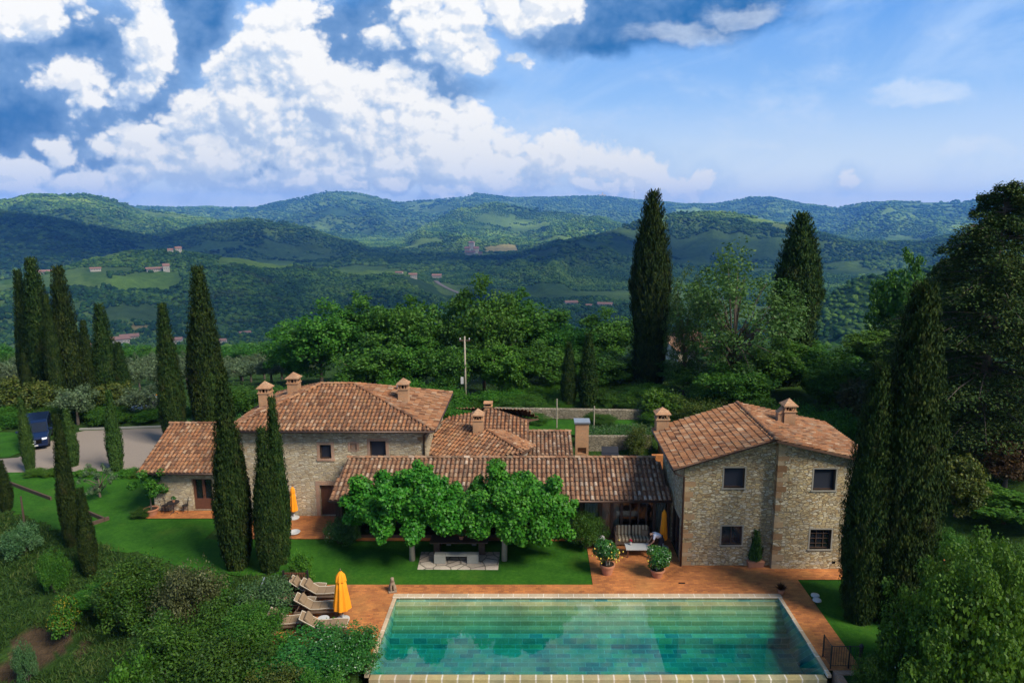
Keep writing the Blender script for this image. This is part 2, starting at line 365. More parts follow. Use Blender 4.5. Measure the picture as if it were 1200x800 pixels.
MT['curtain'] = simple('pale curtain', (.50,.52,.48), .9, .1, .08, 2)
MT['inner'] = simple('brown interior', (.14,.09,.06), .9, .1)
MT['patio'] = brick_mat('terracotta paving', (.50,.175,.045), (.30,.098,.030), (.23,.11,.05), .26, .13, .007, 'xy', .25, .85, (.66,1.22), tint=(.44,.20,.055))
MT['slab'] = stone_mat('irregular stone paving', [(.30,.24,.19),(.42,.36,.29),(.36,.29,.24),(.46,.40,.32)], (.13,.11,.08), 1.9, 1.0, .05, .5)
MT['stonebench'] = simple('weathered stone', (.27,.255,.21), .9, .15, .2, 9)
MT['coping'] = brick_mat('pale coping stone', (.50,.36,.22), (.40,.31,.20), (.62,.54,.42), .72, .9, .02, 'xy', .3, .7, (.8, 1.15))
MT['ledge'] = brick_mat('ochre stone tile', (.40,.31,.13), (.30,.27,.15), (.60,.54,.42), .62, .9, .035, 'xy', .3, .55, (.7,1.2), tint=(.38,.20,.12))
MT['ledge_face'] = brick_mat('ochre wall tile', (.40,.31,.13), (.30,.27,.15), (.60,.54,.42), .62, .6, .03, 'xz', .3, .55, (.7,1.2), tint=(.36,.19,.12))
MT['pooltile'] = brick_mat('green pool stone', (.05,.20,.18), (.34,.42,.20), (.30,.46,.38), .62, .31, .014, 'xy', .2, .6, (.7, 1.2), tint=(.13,.26,.17))
MT['steptile'] = brick_mat('ochre step stone', (.38,.31,.13), (.25,.27,.13), (.46,.41,.27), .72, .33, .014, 'xy', .2, .6, (.7,1.2), tint=(.20,.26,.13))
MT['water'] = glassy('pool water', (.97,.99,.99), 1.5, 1.3, .03, top_only=True)
_wo = [n for n in MT['water'].node_tree.nodes if n.type == 'OUTPUT_MATERIAL'][0]; _va = MT['water'].node_tree.nodes.new('ShaderNodeVolumeAbsorption')
_va.inputs['Color'].default_value = (.02, .79, .84, 1); _va.inputs['Density'].default_value = .95; MT['water'].node_tree.links.new(_va.outputs[0], _wo.inputs[1])
MT['water_shallow'] = MT['water']
MT['gravel'] = simple('pale gravel', (.225,.18,.14), .95, .1, .3, 14, bs=.5)
MT['iron'] = simple('dark iron', (.03,.026,.026), .5, .4, .2, 8, .4)
MT['steel'] = simple('galvanised steel', (.42,.44,.46), .4, .5, .15, 6, .7)
MT['orange'] = simple('orange canvas', (.78,.26,.012), .8, .15, .12, 5)
MT['taupe'] = simple('taupe cushion', (.215,.145,.085), .9, .1, .1, 12)
MT['piping'] = simple('pale piping', (.46,.39,.29), .8, .1, .1)
MT['teak'] = simple('weathered teak', (.13,.085,.055), .7, .2, .3, 8)
MT['pot'] = simple('terracotta pot', (.40,.17,.09), .85, .15, .28, 7)
MT['white'] = simple('off white paint', (.44,.42,.38), .5, .3, .08, 6)
MT['soil'] = simple('dark soil', (.035,.024,.016), .95, .05, .3, 12)
MT['bark'] = simple('grey brown bark', (.11,.085,.062), .95, .1, .4, 7, bs=.6)
MT['bark_pale'] = simple('pale plane bark', (.30,.25,.18), .9, .1, .4, 5, bs=.4)
MT['navy'] = simple('navy car paint', (.006,.014,.045), .25, .5, .08, 2, .2)
MT['silver'] = simple('silver metal', (.62,.63,.65), .25, .5, .05, 3, .9)
MT['lamp'] = simple('headlight glass', (.70,.72,.75), .1, .5, .05)
MT['rubber'] = simple('black rubber', (.015,.015,.016), .8, .2)
MT['grey_car'] = simple('light car paint', (.45,.47,.50), .25, .5, .05, 2)
MT['skin'] = simple('skin', (.42,.23,.15), .6, .3, .06, 6)
MT['hair'] = simple('dark hair', (.012,.010,.010), .5, .3, .2, 30)
MT['shirt'] = simple('white shirt', (.62,.60,.62), .85, .1, .06, 8)
MT['trouser'] = simple('dark trousers', (.03,.035,.05), .85, .1, .1, 8)
MT['timber'] = simple('grey brown timber', (.085,.055,.038), .9, .1, .35, 6)
m, q = newmat('striped cushion'); P_ = q.n('ShaderNodeTexCoord').outputs['Object']
sx_ = q.n('ShaderNodeSeparateXYZ', Vector=P_).outputs[0]
st_ = q.math('SINE', q.math('MULTIPLY', sx_, 2 * math.pi / .19))
MT['stripe'] = outp(m, pri(q, q.mix(q.rng(st_, -.15, .15), (.15, .10, .058), (.43, .34, .21)), .9, .1))
# leaves (real reflectances)
MT['l_cyp'] = leaf_mat('cypress foliage', (.005,.014,.003), (.016,.036,.007), (.058,.076,.014), .10, 1.4, .75, .4, .08, (.060,.050,.016))
MT['l_cyp_y'] = leaf_mat('young cypress foliage', (.014,.034,.006), (.036,.075,.014), (.075,.115,.024), .12, 1.4, .75, .3, .08)
MT['l_plane'] = leaf_mat('plane leaf', (.016,.084,.005), (.044,.170,.011), (.125,.300,.030), .32, .9, .45, .15)
MT['l_broad'] = leaf_mat('broad leaf', (.015,.054,.005), (.042,.125,.010), (.105,.205,.024), .30, .5)
MT['l_light'] = leaf_mat('light green leaf', (.022,.072,.005), (.060,.155,.011), (.125,.240,.025), .35, .7)
MT['l_sparse'] = leaf_mat('olive green leaf', (.022,.058,.010), (.056,.115,.022), (.105,.175,.040), .3, .5)
MT['l_olive'] = leaf_mat('silver olive leaf', (.040,.064,.024), (.080,.115,.048), (.135,.170,.082), .18, .7)
MT['l_bush'] = leaf_mat('shrub leaf', (.012,.046,.003), (.034,.105,.007), (.096,.185,.018), .28, 1.2, .55, .6)
MT['l_brown'] = leaf_mat('bronze leaf', (.026,.032,.010), (.060,.066,.020), (.125,.115,.038), .25, 1.0)
MT['l_red'] = leaf_mat('russet leaf', (.040,.020,.008), (.085,.045,.016), (.110,.080,.024), .25, .8)
MT['l_fir'] = leaf_mat('fir foliage', (.010,.028,.007), (.034,.066,.014), (.095,.110,.026), .08, .8, .75, .2, .08)
MT['l_hedge'] = leaf_mat('glossy hedge leaf', (.012,.062,.006), (.030,.120,.012), (.075,.190,.026), .25, 1.5, .35, .15, .5)
MT['l_sage'] = leaf_mat('grey green leaf', (.026,.070,.018), (.056,.118,.036), (.105,.165,.068), .25, 1.2)
MT['l_yellow'] = leaf_mat('yellow broom', (.030,.075,.008), (.16,.17,.012), (.52,.40,.012), .25, 1.5)
MT['l_gold'] = leaf_mat('golden green leaf', (.022,.046,.006), (.060,.084,.011), (.135,.128,.018), .25, .8)
MT['l_grass'] = leaf_mat('rough grass', (.013,.042,.005), (.034,.078,.010), (.095,.115,.026), .3, .4, .7, 0)
MT['flower'] = leaf_mat('pale blossom', (.55,.52,.46), (.65,.62,.55), (.72,.70,.64), .3, 1)
MT['lemon'] = simple('lemon peel', (.62,.42,.05), .5, .4, .1)
m, q = newmat('mown lawn'); P_ = q.n('ShaderNodeTexCoord').outputs['Object']
n1 = q.noise(P_, 55, 4, .8); n2 = q.noise(P_, .7, 5, .65); n3 = q.noise(P_, 5, 4, .7)
c_ = q.ramp(q.math('ADD', q.math('MULTIPLY', n1, .55), q.math('MULTIPLY', n3, .45)), [(.3, (.009,.050,.003)), (.5, (.022,.090,.006)), (.72, (.052,.145,.012))])
c_ = q.mix(1.0, c_, q.ramp(n2, [(.3, (.66,.70,.72)), (.7, (1.42,1.20,1.15))]), 'MULTIPLY')
c_ = q.mix(q.rng(q.noise(q.vec('ADD', P_, (5, 9, 0)), .33, 6, .7), .56, .74, 0, .5), c_, (.075, .115, .014))
MT['lawn'] = outp(m, pri(q, c_, .9, .1, n1, .7, .03))
# ground of the whole country: land cover painted per vertex, broken up by procedural noise
m, q = newmat('ground'); P_ = q.n('ShaderNodeTexCoord').outputs['Object']
vc = q.n('ShaderNodeVertexColor', dict(layer_name='Col')).outputs[0]
n1 = q.noise(P_, .06, 8, .7); n2 = q.noise(P_, 1.4, 8, .75); n3 = q.noise(P_, .004, 6, .6)
c_ = q.mix(1.0, vc, q.ramp(n2, [(.3, (.55,.58,.55)), (.7, (1.4,1.35,1.3))]), 'MULTIPLY')
c_ = q.mix(1.0, c_, q.ramp(n1, [(.3, (.62,.68,.66)), (.7, (1.4,1.32,1.25))]), 'MULTIPLY')
c_ = q.mix(1.0, c_, q.ramp(n3, [(.32, (.72,.78,.8)), (.7, (1.5,1.42,1.2))]), 'MULTIPLY')
MT['ground'] = outp(m, pri(q, c_, .95, .05, q.math('ADD', n2, q.math('MULTIPLY', n1, 6)), .6, 1.5))
MT['canopy'] = None
m, q = newmat('forest canopy'); P_ = q.n('ShaderNodeTexCoord').outputs['Object']
r_ = q.n('ShaderNodeNewGeometry').outputs['Random Per Island']
n1 = q.noise(P_, .0035, 6, .65); n2 = q.noise(P_, .35, 5, .7); n4 = q.noise(q.vec('ADD', P_, (900, 300, 0)), .012, 4, .6)
v_ = q.math('ADD', q.math('MULTIPLY', r_, .35), q.math('MULTIPLY', q.rng(n1, .3, .7), .65))
c_ = q.ramp(v_, [(.1, (.010,.030,.008)), (.42, (.026,.070,.014)), (.70, (.092,.165,.026)), (1, (.205,.285,.048))])
c_ = q.mix(q.rng(n4, .58, .72, 0, .5), c_, (.040, .036, .020))
c_ = q.mix(1.0, c_, q.ramp(n2, [(.3, (.5,.52,.5)), (.7, (1.5,1.45,1.35))]), 'MULTIPLY')
MT['canopy'] = outp(m, pri(q, c_, .95, .05, n2, .8, 1.5))

# ------------------------------------------------------------------ terrain: one sheet from the garden to the far mountains
_lat = np.random.default_rng(11).random((256, 256))
def vnoise(x, y):
    xi = np.floor(x).astype(int); yi = np.floor(y).astype(int); fx = x - xi; fy = y - yi
    fx = fx * fx * (3 - 2 * fx); fy = fy * fy * (3 - 2 * fy)
    L = lambda a, b: _lat[a & 255, b & 255]
    return (L(xi, yi) * (1 - fx) + L(xi + 1, yi) * fx) * (1 - fy) + (L(xi, yi + 1) * (1 - fx) + L(xi + 1, yi + 1) * fx) * fy
def fbm(x, y, o=5):
    s = 0; a = .5
    for _ in range(o): s = s + a * (vnoise(x, y) - .5) * 2; x = x * 2.03 + 17.3; y = y * 2.03 + 9.1; a *= .5
    return s
def ridged(x, y, o=4):
    s = 0; a = .5
    for _ in range(o): s = s + a * (1 - 2 * np.abs(vnoise(x, y) - .5) * 2); x = x * 2.1 + 31.7; y = y * 2.1 + 5.3; a *= .5
    return s
PLAT = np.array([(-140,140),(-90,48),(-45,43.5),(-33,40.5),(-24.5,36.2),(-18.5,33.4),(-12.6,32.2),(-11.7,30.4),(-11.5,26.7),(-6.9,24.5),(12.2,24.5),(13.2,24.9),(22,24.2),(40,24),(80,30),(160,140)], float)
def plat_dist(x, y):
    n = len(PLAT); d = np.full(x.shape, 1e9); ins = np.zeros(x.shape, bool)
    for i in range(n):
        ax, ay = PLAT[i]; bx, by = PLAT[(i + 1) % n]; ex, ey = bx - ax, by - ay
        t = np.clip(((x - ax) * ex + (y - ay) * ey) / (ex * ex + ey * ey), 0, 1)
        d = np.minimum(d, np.hypot(x - ax - t * ex, y - ay - t * ey))
        c = ((ay > y) != (by > y)) & (x < (bx - ax) * (y - ay) / (by - ay + 1e-12) + ax)
        ins ^= c
    return np.where(ins, 0, d)
LAYERS = [ # (px, py, distance) along each crest, front falloff width, back falloff width, roughness
 ([(-500,238,8500),(0,238,8500),(200,243,8800),(250,243,9000),(300,243,9000),(345,233,8700),(385,223,8500),(420,226,8500),(470,237,8800),(520,233,9000),(560,226,9200),(600,232,9300),(650,231,9500),(705,229,9500),(740,234,9500),(800,239,9300),(840,239,9000),(880,231,8800),(905,232,8800),(940,238,8600),(980,243,8600),(1015,237,8200),(1060,237,8000),(1110,235,8000),(1145,233,8000),(1200,230,8000),(1700,238,8000)], 3600, 3000, 60),
 ([(-400,252,5200),(-60,240,5200),(0,235,5200),(40,229,5200),(100,227,5300),(130,232,5400),(165,243,5500),(220,254,5300),(300,264,5000),(380,277,4700),(450,292,4500),(520,320,4300)], 2000, 1500, 50),
 ([(-400,262,3700),(0,248,3700),(60,257,3600),(130,268,3600),(190,278,3700),(240,262,3900),(290,255,4000),(340,260,4000),(400,282,3800),(450,300,3500),(500,322,3200)], 1300, 900, 40),
 ([(400,320,4200),(440,300,4600),(480,276,5000),(505,259,5300),(540,243,5600),(580,238,5800),(640,246,5600),(700,255,5400),(760,270,5200),(820,290,5000)], 2300, 1500, 60),
 ([(520,350,1900),(560,327,2100),(620,301,2600),(700,275,3200),(750,257,3500),(800,248,3800),(860,249,3900),(920,262,3800),(1000,283,3600),(1060,284,3500),(1120,280,3600),(1400,285,3600)], 1250, 800, 40),
 ([(-400,332,1700),(0,330,1700),(80,313,1750),(130,296,1900),(190,292,1950),(250,301,1900),(330,309,1900),(400,318,1850),(450,320,1800),(490,327,1750),(530,346,1650),(570,368,1500)], 850, 500, 14),
 ([(915,410,700),(940,385,750),(960,354,850),(1000,329,900),(1060,317,900),(1120,312,900),(1400,318,900)], 420, 400, 8)]
LP = []
for pts, wf, wb, ro in LAYERS:
    a = np.array([(p[0] - VX) / F / ray(p[0], p[1])[1] for p in pts]); az = np.arctan(a)
    d = np.array([p[2] for p in pts], float)
    el = np.array([ray(p[0], p[1])[2] / math.hypot(ray(p[0], p[1])[0], ray(p[0], p[1])[1]) for p in pts])
    LP.append((az, d, H + d * el, wf, wb, ro))
def th(x, y):
    x = np.asarray(x, float); y = np.asarray(y, float); r = np.hypot(x, y) + 1e-6; az = np.arctan2(x, y)
    d = plat_dist(x, y)
    near = -8.5 * (1 - np.exp(-d * .52 / 8.5)) + np.where(d > .3, fbm(x * .35, y * .35, 4) * np.clip(d * .12, 0, .5), 0)
    # garden terrace behind the house, one step up
    step = np.clip((y - 51.75) / .25, 0, 1) * np.clip((x + 3.2) / .6, 0, 1) * np.clip((40 - x) / 8, 0, 1)
    near = near + step * 1.05
    rr = np.clip((r - 68) / 66, 0, 1); near = near - 9.5 * rr * rr * (3 - 2 * rr)
    # bank rising under the trees on the right
    rb = np.clip((x - 19) / 25, 0, 1) * np.clip((y - 34) / 8, 0, 1) * np.clip((110 - r) / 40, 0, 1); near = near + 2.2 * rb
    t = np.clip((r - 130) / 850, 0, 1); vall = -10 - 158 * t * t * (3 - 2 * t) * .5 - 158 * t * .5
    vall = vall + fbm(x / 260, y / 260, 4) * 9 * np.clip((r - 300) / 900, 0, 1)
    best = vall
    for A, D, Z, wf, wb, ro in LP:
        dd = np.interp(az, A, D); zz = np.interp(az, A, Z)
        edge = np.clip(np.minimum(az - A[0], A[-1] - az) / .04, 0, 1)
        edge = edge * edge * (3 - 2 * edge)
        front = r < dd
        s = np.where(front, (dd - r) / wf, (r - dd) / wb); s = np.clip(s, 0, 1)
        bell = np.where(s < 1, (1 - s) ** 1.15, 0) * .65 + (.5 + .5 * np.cos(np.pi * s)) * .35
        gl = ridged(az * dd / (ro * 14) + 3.1, r / (ro * 26) + dd * .001, 4) - .45
        zz2 = vall + (zz - vall) * bell * edge + gl * ro * np.sqrt(np.clip(bell * (1 - bell) * 4, 0, 1)) * 2.1 * edge
        best = np.maximum(best, zz2)
    w = np.clip((r - 110) / 60, 0, 1); w = w * w * (3 - 2 * w)
    z = near * (1 - w) + best * w
    pool = (x > -7.0) & (x < 12.0) & (y > 24.2) & (y < 31.0)
    z = np.where(pool, -2.6, z)
    return z
def tz(x, y): return float(th(np.array([x]), np.array([y]))[0])
_ts = np.geomspace(14, 12000, 2600)
def hit(px, py):
    r = ray(px, py); x = r[0] * _ts; y = r[1] * _ts; z = H + r[2] * _ts
    b = np.nonzero(th(x, y) > z)[0]
    i = b[0] if len(b) else len(_ts) - 1
    return Vector((x[i], y[i], tz(x[i], y[i])))
def inpoly(x, y, P):
    ins = np.zeros(x.shape, bool); n = len(P)
    for i in range(n):
        ax, ay = P[i]; bx, by = P[(i + 1) % n]
        ins ^= ((ay > y) != (by > y)) & (x < (bx - ax) * (y - ay) / (by - ay + 1e-12) + ax)
    return ins
# open fields among the woods, outlined on the slopes they lie on
FIELDS = [([(131,322),(165,319),(210,317),(214,330),(205,337),(150,342),(130,336)], (.085,.150,.022), 1),
          ([(255,304),(300,302),(345,306),(345,312),(300,314),(256,311)], (.10,.165,.026), 1),
          ([(398,313),(440,312),(480,318),(478,324),(430,323),(398,320)], (.10,.165,.028), 1),
          ([(505,329),(530,333),(545,343),(515,344)], (.085,.135,.028), 0),
          ([(160,283),(198,300),(204,292),(150,297)], (.075,.095,.040), 0),
          ([(100,315),(128,321),(126,332),(95,330)], (.060,.110,.022), 0),
          ([(0,322),(30,324),(30,332),(0,334)], (.060,.120,.022), 0),
          ([(120,362),(180,358),(190,376),(125,380)], (.055,.095,.030), 1),
          ([(155,382),(176,382),(174,387),(156,388)], (.22,.17,.075), 0),
          ([(690,388),(742,380),(742,420),(690,420)], (.050,.120,.030), 0),
          ([(515,362),(545,362),(545,372),(515,374)], (.070,.150,.028), 0),
          ([(568,290),(605,287),(608,294),(570,296)], (.24,.20,.085), 0),
          ([(905,262),(925,264),(924,270),(905,267)], (.14,.18,.035), 0)]
FW = []
for pl, c, rows in FIELDS:
    FW.append(([tuple(hit(*p)[:2]) for p in pl], c, rows))
na, nr = 470, 520
a_f = np.linspace(-R(54), R(54), na); a_b = np.linspace(R(54), 2 * math.pi - R(54), 62)[1:-1]
AZ = np.concatenate([a_f, a_b]); RR = np.concatenate([[.5, 3, 6, 9], np.geomspace(12, 10600, nr)])
A2, R2 = np.meshgrid(AZ, RR); X2 = R2 * np.sin(A2); Y2 = R2 * np.cos(A2); Z2 = th(X2, Y2)
col = np.zeros((*X2.shape, 3)); col[:] = (.026, .060, .015)                    # woodland floor
r2 = np.hypot(X2, Y2)
nz = fbm(X2 / 420, Y2 / 420, 5)[..., None]
far = np.clip((r2 - 2600) / 2000, 0, 1)[..., None]
woodl = np.array((.030, .065, .016)) * (1 - np.clip(.5 + nz * 1.6, 0, 1)) + np.array((.105, .165, .036)) * np.clip(.5 + nz * 1.6, 0, 1)
col = np.where(r2[..., None] > 300, woodl, col)
wild = (r2 < 130)
col[wild] = (.034, .070, .014)
dP = plat_dist(X2, Y2)
so_ = hit(40, 765); dS = np.hypot((X2 - so_.x), (Y2 - so_.y) * 1.2) + fbm(X2 * .8, Y2 * .8, 4) * 1.8
col[(dS < 1.9) & (r2 < 60)] = (.085, .055, .034)
fieldmask = np.zeros(X2.shape, bool)
for pl, c, rows in FW:
    k = inpoly(X2, Y2, pl) & (r2 > 300); col[k] = c; fieldmask |= k
nA = len(AZ); idx = np.arange(X2.size).reshape(X2.shape)
a_ = idx[:-1, :]; b_ = np.roll(idx, -1, axis=1)[:-1, :]; c_ = np.roll(idx, -1, axis=1)[1:, :]; d_ = idx[1:, :]
Q = np.stack([a_, b_, c_, d_], -1).reshape(-1, 4)[:, ::-1]
terrain = np_mesh('ground', np.stack([X2, Y2, Z2], -1).reshape(-1, 3), Q, MT['ground'], smooth=True, attr=col.reshape(-1, 3))
kind(terrain, 'structure')

# woods on the hills: one canopy of separate crowns, smaller ones nearer
ico = bmesh.new(); bmesh.ops.create_icosphere(ico, subdivisions=1, radius=1); icoV = np.array([v.co[:] for v in ico.verts]); icoF = np.array([[v.index for v in f.verts] for f in ico.faces]); ico.free()
def canopy(name, x, y, w, h):
    z = th(x, y); n = len(x); h = h * .72
    V = icoV[None] * (1 + .28 * (rng.random((n, 12, 1)) - .5)) * np.stack([w, w, h], -1)[:, None, :]
    an = rng.random(n) * 6.28; ca, sa = np.cos(an)[:, None], np.sin(an)[:, None]
    V = np.stack([V[..., 0] * ca - V[..., 1] * sa, V[..., 0] * sa + V[..., 1] * ca, V[..., 2]], -1)
    V = V + np.stack([x, y, z + h * .55], -1)[:, None, :]
    Fq = (icoF[None] + (np.arange(n) * 12)[:, None, None]).reshape(-1, 3)
    return kind(np_mesh(name, V.reshape(-1, 3), Fq, MT['canopy'], smooth=False), 'stuff')
def scatter(r0, r1, n, gap):
    az = (rng.random(n) - .5) * 2 * R(44); r = np.sqrt(r0 * r0 + rng.random(n) * (r1 * r1 - r0 * r0))
    x, y = r * np.sin(az), r * np.cos(az); keep = np.ones(n, bool)
    for pl, c, rows in FW: keep &= ~inpoly(x, y, pl)
    keep &= (fbm(x / 330, y / 330, 4) < gap) 
    return x[keep], y[keep]
x, y = scatter(380, 1150, 18000, .25); w = 1.9 + 2.3 * rng.random(len(x)); canopy('valley_woodland', x, y, w, w * 1.05)
x, y = scatter(1150, 2300, 76000, .30); w = 2.4 + 2.8 * rng.random(len(x)); canopy('hill_woodland', x, y, w, w * 1.1)
x, y = scatter(2300, 5600, 90000, .24); w = 5 + 5 * rng.random(len(x)); canopy('mountain_woodland', x, y, w, w * .95)
x, y = scatter(5600, 9600, 44000, .25); w = 11 + 8 * rng.random(len(x)); canopy('skyline_woodland', x, y, w, w * .8)

# the air: one even, pale box of haze round everything on the ground
hm = bpy.data.materials.new('haze'); hm.use_nodes = True; hm.node_tree.nodes.clear()
hq = G(hm.node_tree); ho = hm.node_tree.nodes.new('ShaderNodeOutputMaterial')
pv = hq.n('ShaderNodeVolumePrincipled', Color=(.13, .40, 1.0, 1), Density=8.0e-5, Anisotropy=.0)
hm.node_tree.links.new(pv.outputs[0], ho.inputs[1])
hz_ = MB(); hz_.box(-10900, 10900, -10900, 10900, float(Z2.min()) - 6, float(Z2.max()) + 40)
kind(hz_.build('haze', hm), 'stuff')
# unseen clouds added overhead to shade the hill slopes and soften the villa's sun
m, q = newmat('cloud vapour'); MT['shadow_cloud'] = outp(m, q.n('ShaderNodeMixShader', i0=.04, i1=q.n('ShaderNodeBsdfDiffuse', Color=(.9, .9, .9, 1)).outputs[0], i2=q.n('ShaderNodeBsdfTransparent').outputs[0]).outputs[0])
MT['thin_shadow_cloud'] = outp(*(lambda m, q: (m, q.n('ShaderNodeMixShader', i0=.78, i1=q.n('ShaderNodeBsdfDiffuse', Color=(.9, .9, .9, 1)).outputs[0], i2=q.n('ShaderNodeBsdfTransparent').outputs[0]).outputs[0]))(*newmat('thin cloud vapour')))
def shadow_cloud(px, py, w, h, alt=2300, thin=False):
    p = hit(px, py); c = p + sd * ((alt - p.z) / sd.z); b = bmesh.new(); r_ = random.Random(px)
    for k in range(9):
        s_ = r_.uniform(.30, .55); mx = Matrix.Translation((r_.uniform(-.6, .6) * w, r_.uniform(-.6, .6) * h, r_.uniform(0, 120))) @ Matrix.Diagonal((w * s_, h * s_, 130 * s_ * 2, 1))
        bmesh.ops.create_icosphere(b, subdivisions=3, radius=1, matrix=mx)
    for v in b.verts: n_ = v.co * .004; v.co += Vector((math.sin(n_.y * 5 + n_.x * 2), math.sin(n_.x * 4.3 + n_.y), .2)) * .09 * w
    me = bpy.data.meshes.new('shadow_cloud'); b.to_mesh(me); b.free(); me.materials.append(MT['thin_shadow_cloud' if thin else 'shadow_cloud']); o = bpy.data.objects.new('shadow_cloud', me); COL.objects.link(o); o.location = c; return kind(o, 'structure')
shadow_cloud(600, 520, 430, 430, 2300, True)
for a_ in ((60, 268, 1300, 800), (270, 282, 1000, 700), (400, 302, 600, 500), (820, 285, 1100, 700), (680, 318, 560, 450), (1020, 300, 900, 600), (80, 345, 520, 420), (250, 345, 520, 420), (420, 350, 460, 380), (1050, 345, 300, 300), (415, 258, 380, 650), (620, 352, 460, 320), (150, 385, 420, 300), (330, 385, 420, 300), (520, 385, 420, 260), (700, 385, 380, 260), (850, 350, 420, 320), (0, 300, 800, 700), (930, 320, 420, 350), (1150, 320, 600, 500)): shadow_cloud(*a_)

# ------------------------------------------------------------------ garden ground sheets
def sheet(name, rects, z, mat, thick=.0, polys=()):
    b = MB()
    for (x0, x1, y0, y1) in rects: b.add([(x0, y0, z), (x1, y0, z), (x1, y1, z), (x0, y1, z)], [(0, 1, 2, 3)])
    for pl in polys: b.add([(p[0], p[1], z) for p in pl], [tuple(range(len(pl)))])
    return kind(b.build(name, mat), 'structure')
lawn_pts = [(-46,46.2),(-39.2,49.9),(-36.5,46.9),(-28.0,47.3),(-24.3,44.5),(-24.3,39.3),(-18.6,39.3),(-18.6,36.64),(-11,36.64),(-11,36.4),(2.8,36.4),(2.8,31.72),(-11.9,31.72),(-12.8,32.35),(-18.6,33.6),(-24.7,36.4),(-33.2,40.8),(-45,43.8)]
_r = random.Random(5); _o = []
for i, p in enumerate(lawn_pts):                        # ragged edge where the mown lawn runs out into the bank
    _o.append(p); n_ = lawn_pts[(i + 1) % len(lawn_pts)]
    if i >= 12:
        L_ = math.hypot(n_[0] - p[0], n_[1] - p[1]); m_ = int(L_ / .45)
        for k in range(1, m_): t = k / m_; _o.append((p[0] + (n_[0] - p[0]) * t + _r.uniform(-.22, .22), p[1] + (n_[1] - p[1]) * t + _r.uniform(-.32, .28)))
lawn_pts = _o
sheet('lawn', [(13.06,21,25.3,32.2),(16.5,24,32.2,45)], .02, MT['lawn'], polys=[lawn_pts])
sheet('upper_lawn', [(-3.0,30,52.2,56.2)], 1.08, MT['lawn'])
sheet('drive_verge_lawn', [], .02, MT['lawn'], polys=[[(-60,49.5),(-39.6,50.1),(-39.2,52.5),(-41,56),(-60,57)]])
sheet('gravel_drive', [], .028, MT['gravel'], polys=[[(-60,44.9),(-44,46.6),(-36,47.0),(-28,47.3),(-24,45.8),(-20,47.5),(-22,56.4),(-30,57.6),(-38,56.6),(-39.0,55.0),(-38.8,50.0),(-48,47.6),(-60,46.6)]])
sheet('patio', [(-11.3,-6.79,26.2,31.72),(-6.79,11.69,30.86,31.72),(11.69,13.06,25.15,31.72),(2.8,13.06,31.72,32.2),(2.8,12.1,32.2,33.3),(2.8,12.1,33.3,33.66),(2.8,7.53,33.66,36.8),
                (12.1,16.6,32.2,33.3),(-17.3,-11,36.64,39.7),(-11,2.8,36.4,36.8)], .05, MT['patio'])
sheet('annex_terrace', [(-23.4,-18.6,39.3,40.5)], .06, MT['patio'])
b = MB(); b.box(-11.55,-11.3,26.2,31.7,-2,.055); b.box(-11.55,-6.93,25.95,26.2,-2,.055); b.box(11.87,13.06,24.9,25.15,-2,.05); b.box(13.06,13.2,24.9,25.3,-2,.05)
kind(b.build('patio_retaining_edge', MT['brick']), 'structure')

# ------------------------------------------------------------------ swimming pool
PX0, PX1, PY0, PY1 = -6.62, 11.52, 25.12, 30.52
pool = thing('swimming_pool', 'long turquoise swimming pool of green stone tiles with pale coping and broad steps', 'pool', (0, 0, 0))
b = MB()
fl = -1.45
b.add([(PX0,PY0,fl),(PX1,PY0,fl),(PX1,PY1,fl),(PX0,PY1,fl)], [(0,1,2,3)])
b.add([(PX0,PY0,fl),(PX0,PY1,fl),(PX0,PY1,.0),(PX0,PY0,.0)], [(0,1,2,3)])
b.add([(PX1,PY0,fl),(PX1,PY1,fl),(PX1,PY1,.0),(PX1,PY0,.0)], [(0,1,2,3)])
b.add([(PX0,PY1,fl),(PX1,PY1,fl),(PX1,PY1,.0),(PX0,PY1,.0)], [(0,1,2,3)])
b.add([(PX0,PY0,fl),(PX1,PY0,fl),(PX1,PY0,-.14),(PX0,PY0,-.14)], [(0,1,2,3)])
b.build('basin', MT['pooltile'], pool)
for i in range(5):
    b = MB(); y1 = PY1 - .003 - i * .33; b.box(PX0 + .004, PX1 - .004, y1 - .33, y1 - .003, fl + .004, -.15 - i * .2); 
    b.build('step', MT['steptile'] if i < 4 else MT['pooltile'], pool, bevel=.012)
b = MB(); b.box(PX0 - .20, PX1 + .20, PY1, PY1 + .338, -.05, .075); b.build('coping', MT['coping'], pool, bevel=.015)
b = MB(); b.box(PX0 - .17, PX0, PY0 - .3, PY1 - .003, -.05, .075); b.build('coping', MT['coping'], pool, bevel=.015)
b = MB(); b.box(PX1, PX1 + .17, PY0 - .3, PY1 - .003, -.05, .075); b.build('coping', MT['coping'], pool, bevel=.015)
b = MB(); b.box(PX0 + .003, PX1 - .003, PY0 - .32, PY0 - .003, -2.6, -.10); b.build('overflow_wall', MT['ledge'], pool, bevel=.015)
b = MB(); b.box(PX0 - .3, PX1 + .3, PY0 - 1.3, PY0 - .323, -2.6, -.50); b.box(PX0 - .3, PX1 + .3, PY0 - 1.5, PY0 - 1.303, -2.6, -.34); b.build('overflow_ledge', MT['ledge'], pool, bevel=.015)
WX = np.linspace(PX0 + .002, PX1 - .002, 12); b = MB(); b.box(PX0+.002, PX1-.002, PY0+.002, PY1-.002, fl+.002, -.09)
b.build('water', MT['water'], pool)

